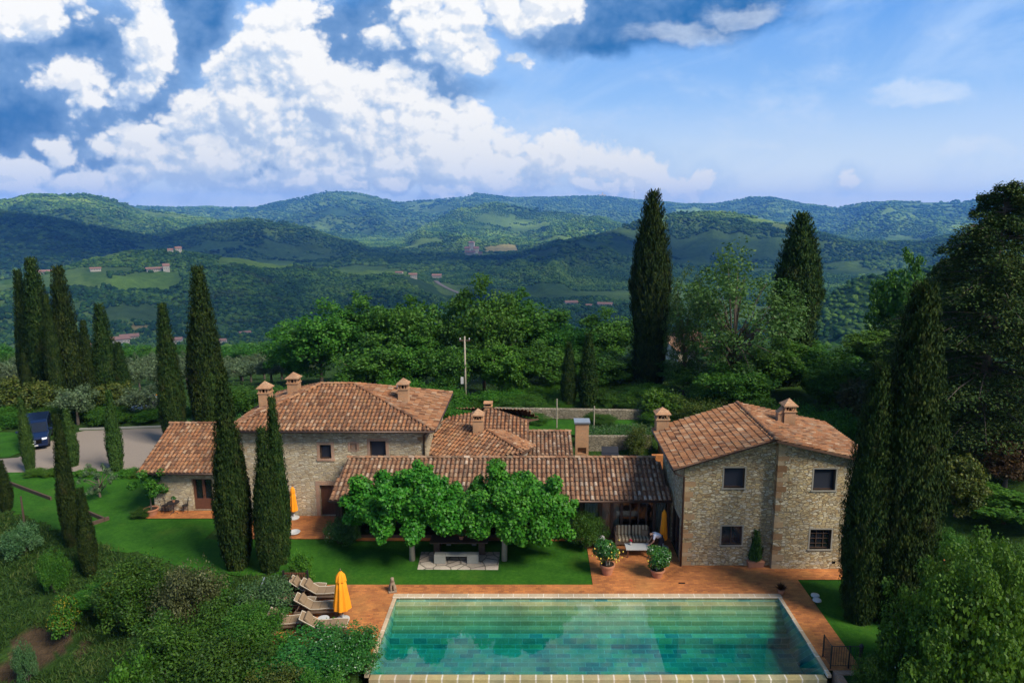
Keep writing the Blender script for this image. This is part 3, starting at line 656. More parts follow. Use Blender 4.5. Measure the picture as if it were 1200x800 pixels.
# ------------------------------------------------------------------ building helpers
def wall_holes(mb, p0, p1, z0, z1, holes, depth=.2, m=0, mr=None, top=None):
    """upright wall from p0 to p1 (xy), outward normal to the right of p0->p1; holes = (u0,u1,z0,z1)"""
    p0 = Vector((p0[0], p0[1], 0)); p1 = Vector((p1[0], p1[1], 0)); d = (p1 - p0); L = d.length; d /= L
    nrm = Vector((d.y, -d.x, 0)); mr = m if mr is None else mr
    us = sorted({0, L, *[h[0] for h in holes], *[h[1] for h in holes]}); zs = sorted({z0, z1, *[h[2] for h in holes], *[h[3] for h in holes]})
    for i in range(len(us) - 1):
        for j in range(len(zs) - 1):
            uc, zc = (us[i] + us[i+1]) / 2, (zs[j] + zs[j+1]) / 2
            if any(h[0] < uc < h[1] and h[2] < zc < h[3] for h in holes): continue
            q = [p0 + d * us[i], p0 + d * us[i+1], p0 + d * us[i+1], p0 + d * us[i]]
            zz = [zs[j], zs[j], zs[j+1], zs[j+1]]
            mb.add([(v.x, v.y, z) for v, z in zip(q, zz)], [(0, 1, 2, 3)], m)
    for (a, c, e, f) in holes:
        A, B = p0 + d * a, p0 + d * c; A2, B2 = A - nrm * depth, B - nrm * depth
        mb.add([(A.x,A.y,e),(A2.x,A2.y,e),(A2.x,A2.y,f),(A.x,A.y,f)], [(0,1,2,3)], mr)
        mb.add([(B.x,B.y,e),(B2.x,B2.y,e),(B2.x,B2.y,f),(B.x,B.y,f)], [(0,1,2,3)], mr)
        mb.add([(A.x,A.y,e),(B.x,B.y,e),(B2.x,B2.y,e),(A2.x,A2.y,e)], [(0,1,2,3)], mr)
        mb.add([(A.x,A.y,f),(B.x,B.y,f),(B2.x,B2.y,f),(A2.x,A2.y,f)], [(0,1,2,3)], mr)
    if top:                                            # extra polygon above z1: list of (u, z)
        mb.add([((p0 + d * u).x, (p0 + d * u).y, z) for u, z in top], [tuple(range(len(top)))], m)
def quoins(mb, x, y, sx_, z0, z1, m, seed, back=None):
    """larger corner stones, bonded into the front face at x and, where given, the side face; 4 mm proud"""
    r_ = random.Random(seed); z = z0; k = 0
    while z < z1 - .15:
        h = r_.uniform(.20, .36); w = (.50, .27)[k % 2] * r_.uniform(.85, 1.2); d = (.26, .46)[k % 2]; e = .006
        h = min(h, z1 - z - .02)
        if r_.random() < .78:
            xa, xb = sorted((x - sx_ * e, x + sx_ * w)); mb.box(xa, xb, y - e, y + (d if back else .02), z + .008, z + h - .008, m)
        z += h; k += 1
def tiles(mb, poly, eave, m_t=0, m_d=1, sp=.245, ex=.335, lift=.0):
    """clay roof on a planar polygon: dark deck plus rows of curved cover tiles running up from the eave edge (two points)"""
    P3 = [Vector(p) for p in poly]; e0, e1 = Vector(eave[0]), Vector(eave[1])
    nrm = Vector((0, 0, 0))
    for i in range(len(P3)): nrm += P3[i].cross(P3[(i + 1) % len(P3)])
    nrm.normalize(); nrm = nrm if nrm.z > 0 else -nrm
    U = (e1 - e0); U -= nrm * U.dot(nrm); U.normalize(); Vv = nrm.cross(U)
    if Vv.z < 0: U = -U; Vv = nrm.cross(U)
    o = e0
    q2 = [((p - o).dot(U), (p - o).dot(Vv)) for p in P3]
    n = len(P3); th_ = .10
    mb.add([tuple(p) for p in P3] + [tuple(p - Vector((0, 0, th_))) for p in P3], [tuple(range(n)), tuple(range(2*n-1, n-1, -1))] + [(i, (i+1) % n, n + (i+1) % n, n + i) for i in range(n)], m_d)
    u0, u1 = min(q[0] for q in q2), max(q[0] for q in q2); v0, v1 = min(q[1] for q in q2), max(q[1] for q in q2)
    # clip tests on the tile's centre line against the convex outline
    def span(u):
        ys = []
        for i in range(n):
            a, c = q2[i], q2[(i + 1) % n]
            if (a[0] > u) != (c[0] > u): ys.append(a[1] + (c[1] - a[1]) * (u - a[0]) / (c[0] - a[0]))
        return (min(ys), max(ys)) if len(ys) >= 2 else None
    nc = max(1, int((u1 - u0) / sp)); sp2 = (u1 - u0) / nc
    rr_ = random.Random(int(abs(o.x * 77 + o.y * 31)) + nc)
    W2 = Vv * ex
    for ic in range(nc):
        u = u0 + (ic + .5) * sp2; s = span(u)
        if not s: continue
        lo, hi = s; v = v0 - .07 + math.floor(max(0, lo - v0) / ex) * ex if lo > v0 + .05 else v0 - .07
        while v < hi - .04:
            va, vb = max(v, lo - .07), min(v + ex + .08, hi + .02)
            if vb - va > .05:
                jit = (rr_.random() - .5) * .022; r0 = .088 + (rr_.random() - .5) * .010; r1 = r0 * .86
                hl, hh = .058 + rr_.random() * .022 + lift, .012 + lift
                A = o + U * (u + jit) + Vv * va; B = o + U * (u + jit * .3) + Vv * vb; pts = []
                for (C, r, h) in ((A, r0, hl), (B, r1, hh)):
                    for k in range(6):
                        t = math.pi * k / 5; pts.append(tuple(C + U * (-math.cos(t) * r) + nrm * (math.sin(t) * r * .82 + h)))
                mb.add(pts, [(k, k + 1, 7 + k, 6 + k) for k in range(5)] + [(5, 4, 3, 2, 1, 0)], m_t)
                # channel tile beside it
                uc = u + sp2 * .5; C = o + U * uc + Vv * va; D = o + U * uc + Vv * vb
                if uc < u1:
                    w = sp2 * .36; pts = []
                    for (K, h) in ((C, .036 + lift), (D, .012 + lift)):
                        pts += [tuple(K - U * w + nrm * (h * .5 + .016)), tuple(K + nrm * h * .3), tuple(K + U * w + nrm * (h * .5 + .016))]
                    mb.add(pts, [(0, 1, 4, 3), (1, 2, 5, 4)], 2)
            v += ex
def ridge(mb, a, b_, m=0, r=.115, step=.36):
    a, b_ = Vector(a), Vector(b_); d = b_ - a; L = d.length; d /= L
    side = d.cross(Vector((0, 0, 1))).normalized(); up = side.cross(d).normalized(); up = up if up.z > 0 else -up
    n = max(1, int(L / step))
    for i in range(n):
        A = a + d * (L * i / n - .03); B = a + d * (L * (i + 1) / n + .03); pts = []
        for C, rr, h in ((A, r * 1.06, .045), (B, r * .92, .022)):
            for k in range(7):
                t = math.pi * k / 6; pts.append(tuple(C + side * (-math.cos(t) * rr) + up * (math.sin(t) * rr * .8 + h)))
        mb.add(pts, [(k, k + 1, 8 + k, 7 + k) for k in range(6)] + [(6, 5, 4, 3, 2, 1, 0)], m)
def chimney(parent, x, y, z0, w, h, openings='arch', cap='pyramid'):
    b = MB(); hw = w / 2; zc = z0 + h
    b.box(x - hw, x + hw, y - hw, y + hw, z0 - .6, zc - .30, 0)
    b.box(x - hw - .05, x + hw + .05, y - hw - .05, y + hw + .05, zc - .30, zc - .24, 0)
    if cap == 'flat':
        b.box(x - hw + .06, x + hw - .06, y - hw + .06, y + hw - .06, zc - .24, zc - .08, 1)
        b.box(x - hw - .06, x + hw + .06, y - hw - .06, y + hw + .06, zc - .08, zc, 0)
    else:
        t = .10
        for sx2 in (-1, 1):
            for sy2 in (-1, 1): b.box(x + sx2 * (hw - t / 2) - t / 2, x + sx2 * (hw - t / 2) + t / 2, y + sy2 * (hw - t / 2) - t / 2, y + sy2 * (hw - t / 2) + t / 2, zc - .24, zc + .02, 0)
        if openings == 'slots':
            for k in (-.5, .5):
                b.box(x + k * hw * .7 - .04, x + k * hw * .7 + .04, y - hw, y - hw + .08, zc - .24, zc + .02, 0); b.box(x - hw, x - hw + .08, y + k * hw * .7 - .04, y + k * hw * .7 + .04, zc - .24, zc + .02, 0)
        else:                                        # two bricks leaning together in the opening
            for s_ in (-1, 1):
                b.obox((x + s_ * .07, y - hw + .06, zc - .12), (.045, .07, .27), ry=s_ * .5 * -1)
                b.obox((x - hw + .06, y + s_ * .07, zc - .12), (.07, .045, .27), rx=s_ * .5)
        b.box(x - hw + .14, x + hw - .14, y - hw + .14, y + hw - .14, zc - .24, zc + .018, 1)
        e = hw + .09; ph = h * .34
        b.box(x - e, x + e, y - e, y + e, zc + .02, zc + .075, 2)
        b.add([(x-e+.02,y-e+.02,zc+.076),(x+e-.02,y-e+.02,zc+.076),(x+e-.02,y+e-.02,zc+.076),(x-e+.02,y+e-.02,zc+.076),(x,y,zc+.076+ph)], [(0,1,4),(1,2,4),(2,3,4),(3,0,4),(3,2,1,0)], 2)
    return b.build('chimney', [MT['chim'], MT['dark'], MT['chimcap']], parent)
MT['chimcap'] = brick_mat('chimney cap tile', (.38,.19,.095), (.42,.25,.14), (.24,.14,.08), .3, .1, .01, 'xz', .4)
def gutter(parent, a, b_, r=.065):
    m_ = MB(); a, b_ = Vector(a), Vector(b_); m_.tube([a, b_], r, 10); return m_.build('gutter', MT['copper'], parent, smooth=True)
def downpipe(parent, pts, r=.05):
    return MB().tube(pts, r, 8).build('downpipe', MT['copper'], parent, smooth=True)
def window(parent, x0, x1, z0, z1, y, frame='stone', pane='screen', bars=None, depth=.16, axis='y'):
    """window in a wall that faces -Y at y: stone or brick surround, sill, dark wooden sash and pane"""
    b = MB(); t = .075 if frame == 'stone' else .17
    for r in ((x0 - t, x1 + t, z1, z1 + t), (x0 - t, x0, z0, z1), (x1, x1 + t, z0, z1)):
        b.box(r[0], r[1], y - .014, y + .10, r[2], r[3])
    b.box(x0 - t - .03, x1 + t + .03, y - .05, y + .12, z0 - t * .9, z0)
    w = b.build('window', MT['quoin'] if frame == 'stone' else MT['brick'], parent)
    b = MB(); fw = .055; yy = y + depth
    for r in ((x0, x1, z1 - fw, z1), (x0, x1, z0, z0 + fw), (x0, x0 + fw, z0 + fw, z1 - fw), (x1 - fw, x1, z0 + fw, z1 - fw)):
        b.box(r[0] + .002, r[1] - .002, yy - .05, yy, r[2] + .002, r[3] - .002)
    if bars:
        for i in range(1, bars[0]): c = x0 + (x1 - x0) * i / bars[0]; b.box(c - .018, c + .018, yy - .045, yy - .005, z0 + fw, z1 - fw)
        for i in range(1, bars[1]): c = z0 + (z1 - z0) * i / bars[1]; b.box(x0 + fw, x1 - fw, yy - .04, yy - .01, c - .012, c + .012)
    b.build('sash', MT['wood'], w)
    b = MB(); b.box(x0 + .03, x1 - .03, yy + .004, yy + .03, z0 + .03, z1 - .03); b.build('pane', MT[pane], w)
    return w

# ------------------------------------------------------------------ right stone house
hs = thing('stone_house', 'two storey stone house with low gabled terracotta roof on the right of the pool', 'house', (0, 0, 0))
XL, XM, XR, YF, YG, YB = 7.53, 12.1, 16.45, 33.64, 33.29, 39.5
RX, RZ = 11.85, 7.02; EL, ER = 5.46, 5.86; EXL, EXR = 6.92, 16.95
zl = lambda x: EL + (RZ - EL) * (x - EXL) / (RX - EXL); zr = lambda x: RZ + (ER - RZ) * (x - RX) / (EXR - RX)
W1 = (9.53,10.58,4.29,5.36); W2 = (9.55,10.61,1.19,2.22); W3 = (13.93,15.04,4.31,5.43); W4 = (13.97,15.05,1.13,2.20)
b = MB(); dz = .16
wall_holes(b, (XL,YF), (XM,YF), -.3, zl(XL) - dz, [(w[0]-XL,w[1]-XL,w[2],w[3]) for w in (W1,W2)], .25, top=[(0,zl(XL)-dz),(XM-XL,zl(XL)-dz),(XM-XL,zr(XM)-dz),(RX-XL,RZ-dz)])
wall_holes(b, (XM,YG), (XR,YG), -.3, zr(XR) - dz, [(w[0]-XM,w[1]-XM,w[2],w[3]) for w in (W3,W4)], .25, top=[(0,zr(XR)-dz),(XR-XM,zr(XR)-dz),(0,zr(XM)-dz)])
b.add([(XM,YG,-.3),(XM,YF,-.3),(XM,YF,zr(XM)-dz),(XM,YG,zr(XM)-dz)], [(0,1,2,3)])
wall_holes(b, (XL,YB), (XL,YF), -.3, zl(XL) - dz, [(YB-36.45,YB-34.35,-.1,2.28),(YB-38.3,YB-37.6,4.1,4.85)], .25, mr=0)
wall_holes(b, (XR,YG), (XR,YB), -.3, zr(XR) - dz, [], .25)
wall_holes(b, (XR,YB), (XL,YB), -.3, zl(XL) - dz, [], .25, top=[(0,zl(XL)-dz),(XR-XL,zl(XL)-dz),(XR-RX,RZ-dz),(0,zr(XR)-dz)])
quoins(b, XL, YF, 1, .02, 5.2, 1, 3, True); quoins(b, XM, YG, 1, .02, 6.6, 1, 4, True); quoins(b, XR, YG, -1, .02, 5.5, 1, 5)
b.build('wall', [MT['stone_warm'], MT['quoin_brown']], hs)
# flush course of larger corner stones is part of the wall's own masonry; the shell is dark inside
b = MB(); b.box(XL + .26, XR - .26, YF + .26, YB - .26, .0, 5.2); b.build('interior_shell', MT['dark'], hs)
b = MB()
fr = [(EXL, 33.2), (RX, 33.12), (EXR, 32.95)]
tiles(b, [(EXL,33.16,EL),(RX,33.10,RZ),(RX,YB+.35,RZ),(EXL,YB+.35,EL)], ((EXL,33.16,EL),(EXL,YB+.35,EL)))
tiles(b, [(EXR,32.92,ER),(RX,32.92,RZ+.004),(RX,YB+.35,RZ+.004),(EXR,YB+.35,ER)], ((EXR,32.92,ER),(EXR,YB+.35,ER)))
ridge(b, (RX,32.92,RZ+.05), (RX,YB+.35,RZ+.05))
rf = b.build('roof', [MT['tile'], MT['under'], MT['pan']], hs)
chimney(rf, 13.9, 37.2, zr(13.9) + .05, .62, 1.02)
c2 = MB(); c2.box(13.28, 13.56, 37.0, 37.42, zr(13.4) - .2, zr(13.4) + .55, 0); c2.add([(13.24,36.96,zr(13.4)+.552),(13.585,36.96,zr(13.4)+.552),(13.585,37.46,zr(13.4)+.552),(13.24,37.46,zr(13.4)+.552),(13.56,37.0,zr(13.4)+.86),(13.56,37.42,zr(13.4)+.86)], [(0,1,4),(1,2,5,4),(2,3,5),(3,0,4,5),(3,2,1,0)], 1)
c2.build('flue', [MT['chim'], MT['chimcap']], rf)
chimney(rf, 7.35, 39.3, 5.6, .72, .95)
window(hs, *W1[:2], *W1[2:], YF); window(hs, *W2[:2], *W2[2:], YF, pane='pane', bars=(2, 1))
window(hs, *W3[:2], *W3[2:], YG); window(hs, *W4[:2], *W4[2:], YG, pane='pane', bars=(3, 4))
# glazed side door onto the terrace
dr = MB()
for (y0, y1, z0, z1) in ((34.35,34.45,0,2.28),(36.35,36.45,0,2.28),(35.35,35.45,0,2.16),(34.45,36.35,2.16,2.28),(34.45,35.35,0,.14),(35.45,36.35,0,.14)): dr.box(XL + .05, XL + .12, y0, y1, z0 + .06, z1 - .003)
dro = dr.build('glazed_door', MT['wood'], hs); p_ = MB(); p_.box(XL + .13, XL + .15, 34.4, 36.4, .07, 2.25); p_.build('pane', MT['pane'], dro)
p_ = MB(); p_.box(XL + .20, XL + .22, 37.62, 38.28, 4.12, 4.83); p_.build('window', MT['pane'], hs)
gutter(hs, (EXL - .05, 33.2, EL - .06), (EXL - .05, YB + .3, EL - .06))
downpipe(hs, [(EXL - .03, 33.35, EL - .1), (EXL + .1, 33.40, EL - .32), (XL - .03, YF - .07, EL - .55), (XL - .03, YF - .07, .05)])
b = MB(); b.box(15.2, 15.36, YG - .012, YG + .05, .34, .46); b.build('wall_vent', MT['dark'], hs)

# ------------------------------------------------------------------ main farmhouse on the left
fh = thing('farmhouse', 'large pale stone farmhouse with hipped terracotta roof and three chimneys on the left', 'house', (0, 0, 0))
FX0, FX1, FY0, FY1 = -17.72, -6.5, 39.68, 47.2
EZ = 5.58; A = (-18.08,39.12,EZ); B = (-5.92,39.12,EZ); C = (-5.92,47.75,EZ); D = (-18.08,47.75,EZ); R0 = (-13.7,43.43,7.28); R1 = (-11.55,43.43,7.28)
Wa = (-12.82,-12.15,3.68,4.53); Wb = (-9.83,-8.90,3.66,4.76); Dr = (-12.97,-11.85,0.0,2.0)
b = MB()
wall_holes(b, (FX0,FY0), (FX1,FY0), -.3, EZ - .14, [(Wa[0]-FX0,Wa[1]-FX0,Wa[2],Wa[3]),(Wb[0]-FX0,Wb[1]-FX0,Wb[2],Wb[3]),(Dr[0]-FX0,Dr[1]-FX0,.05,2.0),(-11.0-FX0,-10.62-FX0,4.22,4.62)], .28)
wall_holes(b, (FX1,FY0), (FX1,FY1), -.3, EZ - .14, []); wall_holes(b, (FX1,FY1), (FX0,FY1), -.3, EZ - .14, []); wall_holes(b, (FX0,FY1), (FX0,FY0), -.3, EZ - .14, [])
quoins(b, FX0, FY0, 1, .02, 5.3, 1, 6); quoins(b, FX1, FY0, -1, .02, 5.3, 1, 7)
b.build('wall', [MT['stone_pale'], MT['quoin_brown']], fh)
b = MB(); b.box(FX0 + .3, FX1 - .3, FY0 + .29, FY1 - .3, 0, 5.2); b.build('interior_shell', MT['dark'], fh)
b = MB()
tiles(b, [A, B, R1, R0], (A, B)); tiles(b, [B, C, R1], (B, C)); tiles(b, [C, D, R0, R1], (C, D)); tiles(b, [D, A, R0], (D, A))
for p_, q_ in ((A, R0), (B, R1), (C, R1), (D, R0)): ridge(b, (p_[0], p_[1], p_[2] + .03), (q_[0], q_[1], q_[2] + .03))
ridge(b, (R0[0], R0[1], R0[2] + .03), (R1[0], R1[1], R1[2] + .03))
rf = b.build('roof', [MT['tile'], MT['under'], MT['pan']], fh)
chimney(rf, -17.2, 43.2, 5.95, .68, 1.15, 'slots'); chimney(rf, -15.85, 44.6, 6.35, .68, 1.05, 'slots'); chimney(rf, -8.35, 42.9, 6.45, .62, .98, 'slots')
b = MB(); b.lathe([(.10,0),(.14,.06),(.14,.22),(.07,.30)], (-9.0, 44.6, 6.75), 12); b.build('vent_cowl', MT['white'], rf)
window(fh, *Wa[:2], *Wa[2:], FY0, 'brick'); window(fh, *Wb[:2], *Wb[2:], FY0, 'brick')
b = MB(); b.box(-11.14,-11.0,FY0-.013,FY0+.05,4.14,4.70); b.box(-10.62,-10.48,FY0-.013,FY0+.05,4.14,4.70); b.box(-11.0,-10.62,FY0-.013,FY0+.05,4.62,4.76); b.box(-11.0,-10.62,FY0-.013,FY0+.05,4.10,4.22); b.box(-10.998,-10.622,FY0+.09,FY0+.15,4.222,4.618)
b.build('blocked_niche', MT['brick'], fh)
b = MB(); b.box(Dr[0]-.24,Dr[0],FY0-.013,FY0+.1,.05,2.0); b.box(Dr[1],Dr[1]+.24,FY0-.013,FY0+.1,.05,2.0); b.box(Dr[0]-.24,Dr[1]+.24,FY0-.013,FY0+.1,2.0,2.26)
d_ = b.build('door', MT['brick'], fh); b = MB(); b.box(Dr[0]+.01,Dr[1]-.01,FY0+.2,FY0+.25,.06,1.99)
for k in range(1, 6): b.box(Dr[0]+.01+k*.185-.006,Dr[0]+.01+k*.185+.006,FY0+.19,FY0+.2,.06,1.99)
b.build('door_leaf', MT['wood_red'], d_); b = MB(); b.tube([(Dr[1]-.12,FY0+.19,.95),(Dr[1]-.12,FY0+.12,.95),(Dr[1]-.22,FY0+.12,.95)], .016, 6); b.build('handle', MT['iron'], d_)
gutter(fh, (-18.05,39.06,EZ-.07), (-5.95,39.06,EZ-.07)); gutter(fh, (-5.86,39.1,EZ-.07), (-5.86,47.7,EZ-.07))
downpipe(fh, [(-17.95,39.1,EZ-.1),(-17.8,39.4,EZ-.35),(-17.55,FY0-.06,EZ-.5),(-17.55,FY0-.06,.05)])
downpipe(fh, [(-6.3,39.1,EZ-.1),(-6.62,FY0-.06,EZ-.45),(-6.62,FY0-.06,3.9)])

# ------------------------------------------------------------------ small annex at the far left
an = thing('stone_annex', 'low stone annex with sloping tiled roof built against the left end of the farmhouse', 'annex', (0, 0, 0))
b = MB(); wall_holes(b, (-23.38,40.42), (FX0-.02,40.42), -.3, 2.62, [(2.38,3.62,.06,2.1)], .3)
wall_holes(b, (-23.38,46.5), (-23.38,40.42), -.3, 2.62, [], top=[(0,2.62),(6.08,2.62),(6.08,2.64),(2.1,4.25),(0,3.6)])
wall_holes(b, (FX0-.02,46.5), (-23.38,46.5), -.3, 3.6, []); b.build('wall', MT['stone_pale'], an)
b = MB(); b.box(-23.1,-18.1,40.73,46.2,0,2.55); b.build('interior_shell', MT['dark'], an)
b = MB(); tiles(b, [(-24.02,40.0,2.66),(FX0-.03,40.0,2.66),(FX0-.03,44.2,4.42),(-24.02,44.2,4.42)], ((-24.02,40.0,2.66),(FX0-.03,40.0,2.66)))
tiles(b, [(-24.02,47,3.3),(FX0-.03,47,3.3),(FX0-.03,44.2,4.418),(-24.02,44.2,4.418)], ((-24.02,47,3.3),(FX0-.03,47,3.3))); ridge(b, (-24.02,44.2,4.45), (FX0-.03,44.2,4.45))
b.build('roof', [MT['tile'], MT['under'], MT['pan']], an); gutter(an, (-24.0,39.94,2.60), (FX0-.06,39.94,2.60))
b = MB(); b.box(-20.99,-20.87,40.6,40.68,.06,2.09); b.box(-19.89,-19.77,40.6,40.68,.06,2.09); b.box(-20.45,-20.31,40.6,40.68,.06,2.0); b.box(-20.87,-19.89,40.6,40.68,2.0,2.09); b.box(-20.87,-20.45,40.6,40.68,.06,.75); b.box(-20.31,-19.89,40.6,40.68,.06,.75)
d_ = b.build('door', MT['wood_red'], an); b = MB(); b.box(-20.9,-19.86,40.69,40.71,.7,2.05); b.build('pane', MT['pane'], d_)
b = MB(); b.tube([(-20.37,40.6,1.02),(-20.37,40.54,1.02),(-20.27,40.54,1.02)], .015, 6); b.build('handle', MT['iron'], d_)

# ------------------------------------------------------------------ glazed wing between the two houses
wg = thing('glazed_wing', 'long single storey wing with tiled roof and dark framed glass front linking the houses', 'house wing', (0, 0, 0))
WYF, WYB, WXR, WE, WR, WYE, WYR = 36.78, 39.0, 7.5, 2.62, 3.86, 36.02, 39.22
b = MB(); tiles(b, [(-11.32,WYE,WE),(7.44,WYE,WE),(7.0,WYR,WR),(-11.05,WYR,WR)], ((-11.32,WYE,WE),(7.44,WYE,WE)), 0, 1, .262, .36)
tiles(b, [(-6.4,40.6,WR-.55),(7.0,40.6,WR-.55),(7.0,WYR,WR-.003),(-6.4,WYR,WR-.003)], ((-6.4,40.6,WR-.55),(7.0,40.6,WR-.55)), 0, 1, .262, .36)
ridge(b, (-11.05,WYR,WR+.03), (7.0,WYR,WR+.03))
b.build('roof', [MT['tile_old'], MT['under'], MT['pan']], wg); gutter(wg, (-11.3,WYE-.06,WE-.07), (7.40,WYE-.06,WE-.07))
b = MB(); b.box(-11.0,WXR-.03,WYB,WYB+.2,0,3.2); b.build('wall', MT['inner'], wg)
b = MB(); b.box(-11.0,WXR-.03,WYF-.02,WYB-.003,-.2,.065); b.build('floor', MT['inner'], wg)
b = MB(); b.box(-11.0,WXR-.03,WYF,WYF+.14,2.32,2.56); b.box(-11.2,-11.0,WYF,39.6,.06,2.75); b.build('beam', MT['wood'], wg)
for i, xx in enumerate((-10.9,-8.6,-6.3,-4.0,-1.7,.6,1.75,2.55,3.62,4.25,4.80,6.62,7.40)):
    b = MB(); b.box(xx-.075,xx+.075,WYF-.02,WYF+.12,.06,2.318); b.build('post', MT['wood'], wg)
xs = (-10.9,-8.6,-6.3,-4.0,-1.7,.6,1.75,2.55,3.62,4.25,4.80,6.62,7.40)
for i in range(len(xs)-1):
    b = MB(); b.box(xs[i]+.078,xs[i+1]-.078,WYF+.045,WYF+.055,.20,2.315); b.build('glass_pane', MT['glass'], wg)
b = MB()
for i in range(len(xs)-1): b.box(xs[i]+.078,xs[i+1]-.078,WYF+.0,WYF+.1,.068,.198)
for xx in (5.28,5.74,6.18): b.box(xx-.04,xx+.04,WYF+.0,WYF+.04,.2,2.3)
b.build('rail', MT['wood'], wg)
for (x0, x1) in ((1.9,2.4),(2.75,3.5),(3.74,4.16),(4.34,4.70),(6.72,7.30)):
    pts = [(x0 + (x1-x0)*k/14, WYF+.22+.035*math.sin(k*1.9)) for k in range(15)]; b = MB()
    b.add([(p[0],p[1],.16) for p in pts]+[(p[0],p[1],2.3) for p in pts], [(k,k+1,16+k,15+k) for k in range(14)]); b.build('curtain', MT['curtain'], wg)

# ------------------------------------------------------------------ rotated link building, rear building, low rear roof
lk = thing('link_building', 'lower building set askew behind the long wing with terracotta roof and one chimney', 'building', (0, 0, 0))
LA, LB_, LE, LC, LD = Vector((-6.88,40.95,3.55)), Vector((-4.4,39.6,3.55)), Vector((-.72,39.35,4.0)), Vector((-2.95,42.05,4.62)), Vector((-5.95,44.2,4.76))
nl = (LB_ - LA).cross(LC - LA).normalized(); pl_ = lambda p: Vector((p[0], p[1], LA.z - ((p[0]-LA.x)*nl.x + (p[1]-LA.y)*nl.y) / nl.z))
LE, LD = pl_(LE), pl_(LD)
b = MB(); tiles(b, [LA, LB_, LE, LC, LD], (LA, LB_), 0, 1, .25, .34); ridge(b, LC + Vector((0,0,.03)), LE + Vector((0,0,.03)))
tiles(b, [LC - Vector((0,0,.004)), LE - Vector((0,0,.004)), (-.1,42.4,3.5), (-2.2,45,3.6)], ((-.1,42.4,3.5),(-2.2,45,3.6)), 0, 1, .25, .34)
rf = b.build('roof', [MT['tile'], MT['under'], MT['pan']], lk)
b = MB(); pp = [LA + Vector((.25,.15,0)), LB_ + Vector((.05,.25,0)), Vector((-.9,39.75,0)), Vector((-.5,42.2,0)), Vector((-3,44.4,0)), Vector((-6.2,44.0,0))]; b.prism(pp, 0, [pl_(pp[0]).z-.15, pl_(pp[1]).z-.15, pl_(pp[2]).z-.3, 3.3, 3.4, 4.2]); b.build('wall', MT['plaster'], lk)
chimney(rf, -3.62, 42.25, 4.55, .62, 1.05)
bk = thing('rear_building', 'small rear building with shallow pinkish tiled roof peeping out behind the askew chimneyed roof', 'building', (0, 0, 0))
b = MB(); f = lambda x, y: (x, y, 3.5 + .35 * (y - 43)); rt = f(-3.0, 46.6)
tiles(b, [f(-6.0,43.2), f(-.55,43.2), f(-.62,45.3), rt, f(-5.9,45.7)], (f(-6.0,43.2), f(-.55,43.2)), 0, 1, .25, .34)
tiles(b, [f(-.62,45.28), (.2,48.5,3.5), (-5.9,48.5,3.5), rt], ((.2,48.5,3.5), (-5.9,48.5,3.5)), 0, 1, .25, .34)
rf = b.build('roof', [MT['tile'], MT['under'], MT['pan']], bk); ch = chimney(rf, -3.3, 46.9, 4.62, .5, .55, cap='flat')
b = MB(); b.prism([(-5.8,44.0),(-.8,44.0),(-.8,46.5),(-1.2,48.2),(-5.8,48.2)], 0, [3.6,3.6,3.9,3.3,3.3]); b.build('wall', MT['plaster'], bk)
lw = thing('lean_to', 'low rear lean to roof of barrel tiles directly behind the long wing ridge', 'lean-to', (0, 0, 0))
b = MB(); tiles(b, [(-2.85,41.9,3.06),(2.36,41.9,3.06),(2.36,45.2,3.58),(-2.78,45.2,3.58)], ((-2.85,41.9,3.06),(2.36,41.9,3.06)), 0, 1, .25, .35); ridge(b, (-2.78,45.2,3.6), (2.36,45.2,3.6))
b.build('roof', [MT['tile_old'], MT['under'], MT['pan']], lw); b = MB(); b.box(-2.6,2.15,42.6,45.1,0,3.0); b.build('wall', MT['stone_grey'], lw)
ov = thing('garden_oven', 'tall narrow brick garden oven with a flat tin cap beside the lean to roof', 'oven', (3.2, 46.9, 0))
b = MB(); b.box(-.46,.46,-.4,.4,0,1.55); b.box(-.46,-.30,-.4,.4,1.55,2.0); b.box(.30,.46,-.4,.4,1.55,2.0); b.box(-.30,.30,-.1,.4,1.55,2.0); b.box(-.46,.46,-.4,.4,2.0,3.75); b.build('brick_stack', MT['chim'], ov)
b = MB(); b.box(-.55,.55,-.5,.5,3.75,3.86); b.build('tin_cap', MT['steel'], ov); b = MB(); b.box(-.29,.29,-.095,-.09,1.56,1.99); b.build('oven_mouth', MT['dark'], ov)
# garden walls behind
def gwall(name, label, pts, z0, z1, w, mat='stone_grey'):
    b = MB()
    for (a, c) in zip(pts[:-1], pts[1:]):
        d = Vector((c[0]-a[0], c[1]-a[1], 0)).normalized(); n = Vector((-d.y, d.x, 0)) * w / 2
        b.prism([(a[0]-n.x,a[1]-n.y),(c[0]-n.x,c[1]-n.y),(c[0]+n.x,c[1]+n.y),(a[0]+n.x,a[1]+n.y)], z0, z1)
    return tag(b.build(name, MT[mat], bevel=.03), label, 'wall')
gwall('retaining_wall', 'low stone retaining wall under the flowering bank just behind the long tiled wing', [(3.3,51.7),(8.9,51.7)], -.2, 1.18, .4)
gwall('garden_wall', 'weathered stone garden wall at the foot of the trees beyond the upper lawn', [(-3.5,57.2),(11.5,56.4)], .8, 1.85, .45)
b = MB(); b.box(0,1.6,0,.25,0,1.5); b.box(1.35,1.6,.25,5.2,0,1.5); b.box(-.3,0,0,.25,0,1.1)
o = b.build('brick_planter', MT['patio'], loc=(8.05,46.4,0), bevel=.03); tag(o, 'orange brick planter wall tucked behind the left chimney of the right house', 'planter')
bb = thing('barbecue', 'dark blue grey barbecue table with pale slatted front behind the wing roof ridge', 'barbecue', (5.35, 48.2, 0))
b = MB(); b.box(-.62,.62,-.35,.35,.9,1.0); b.build('tabletop', MT['screen'], bb)
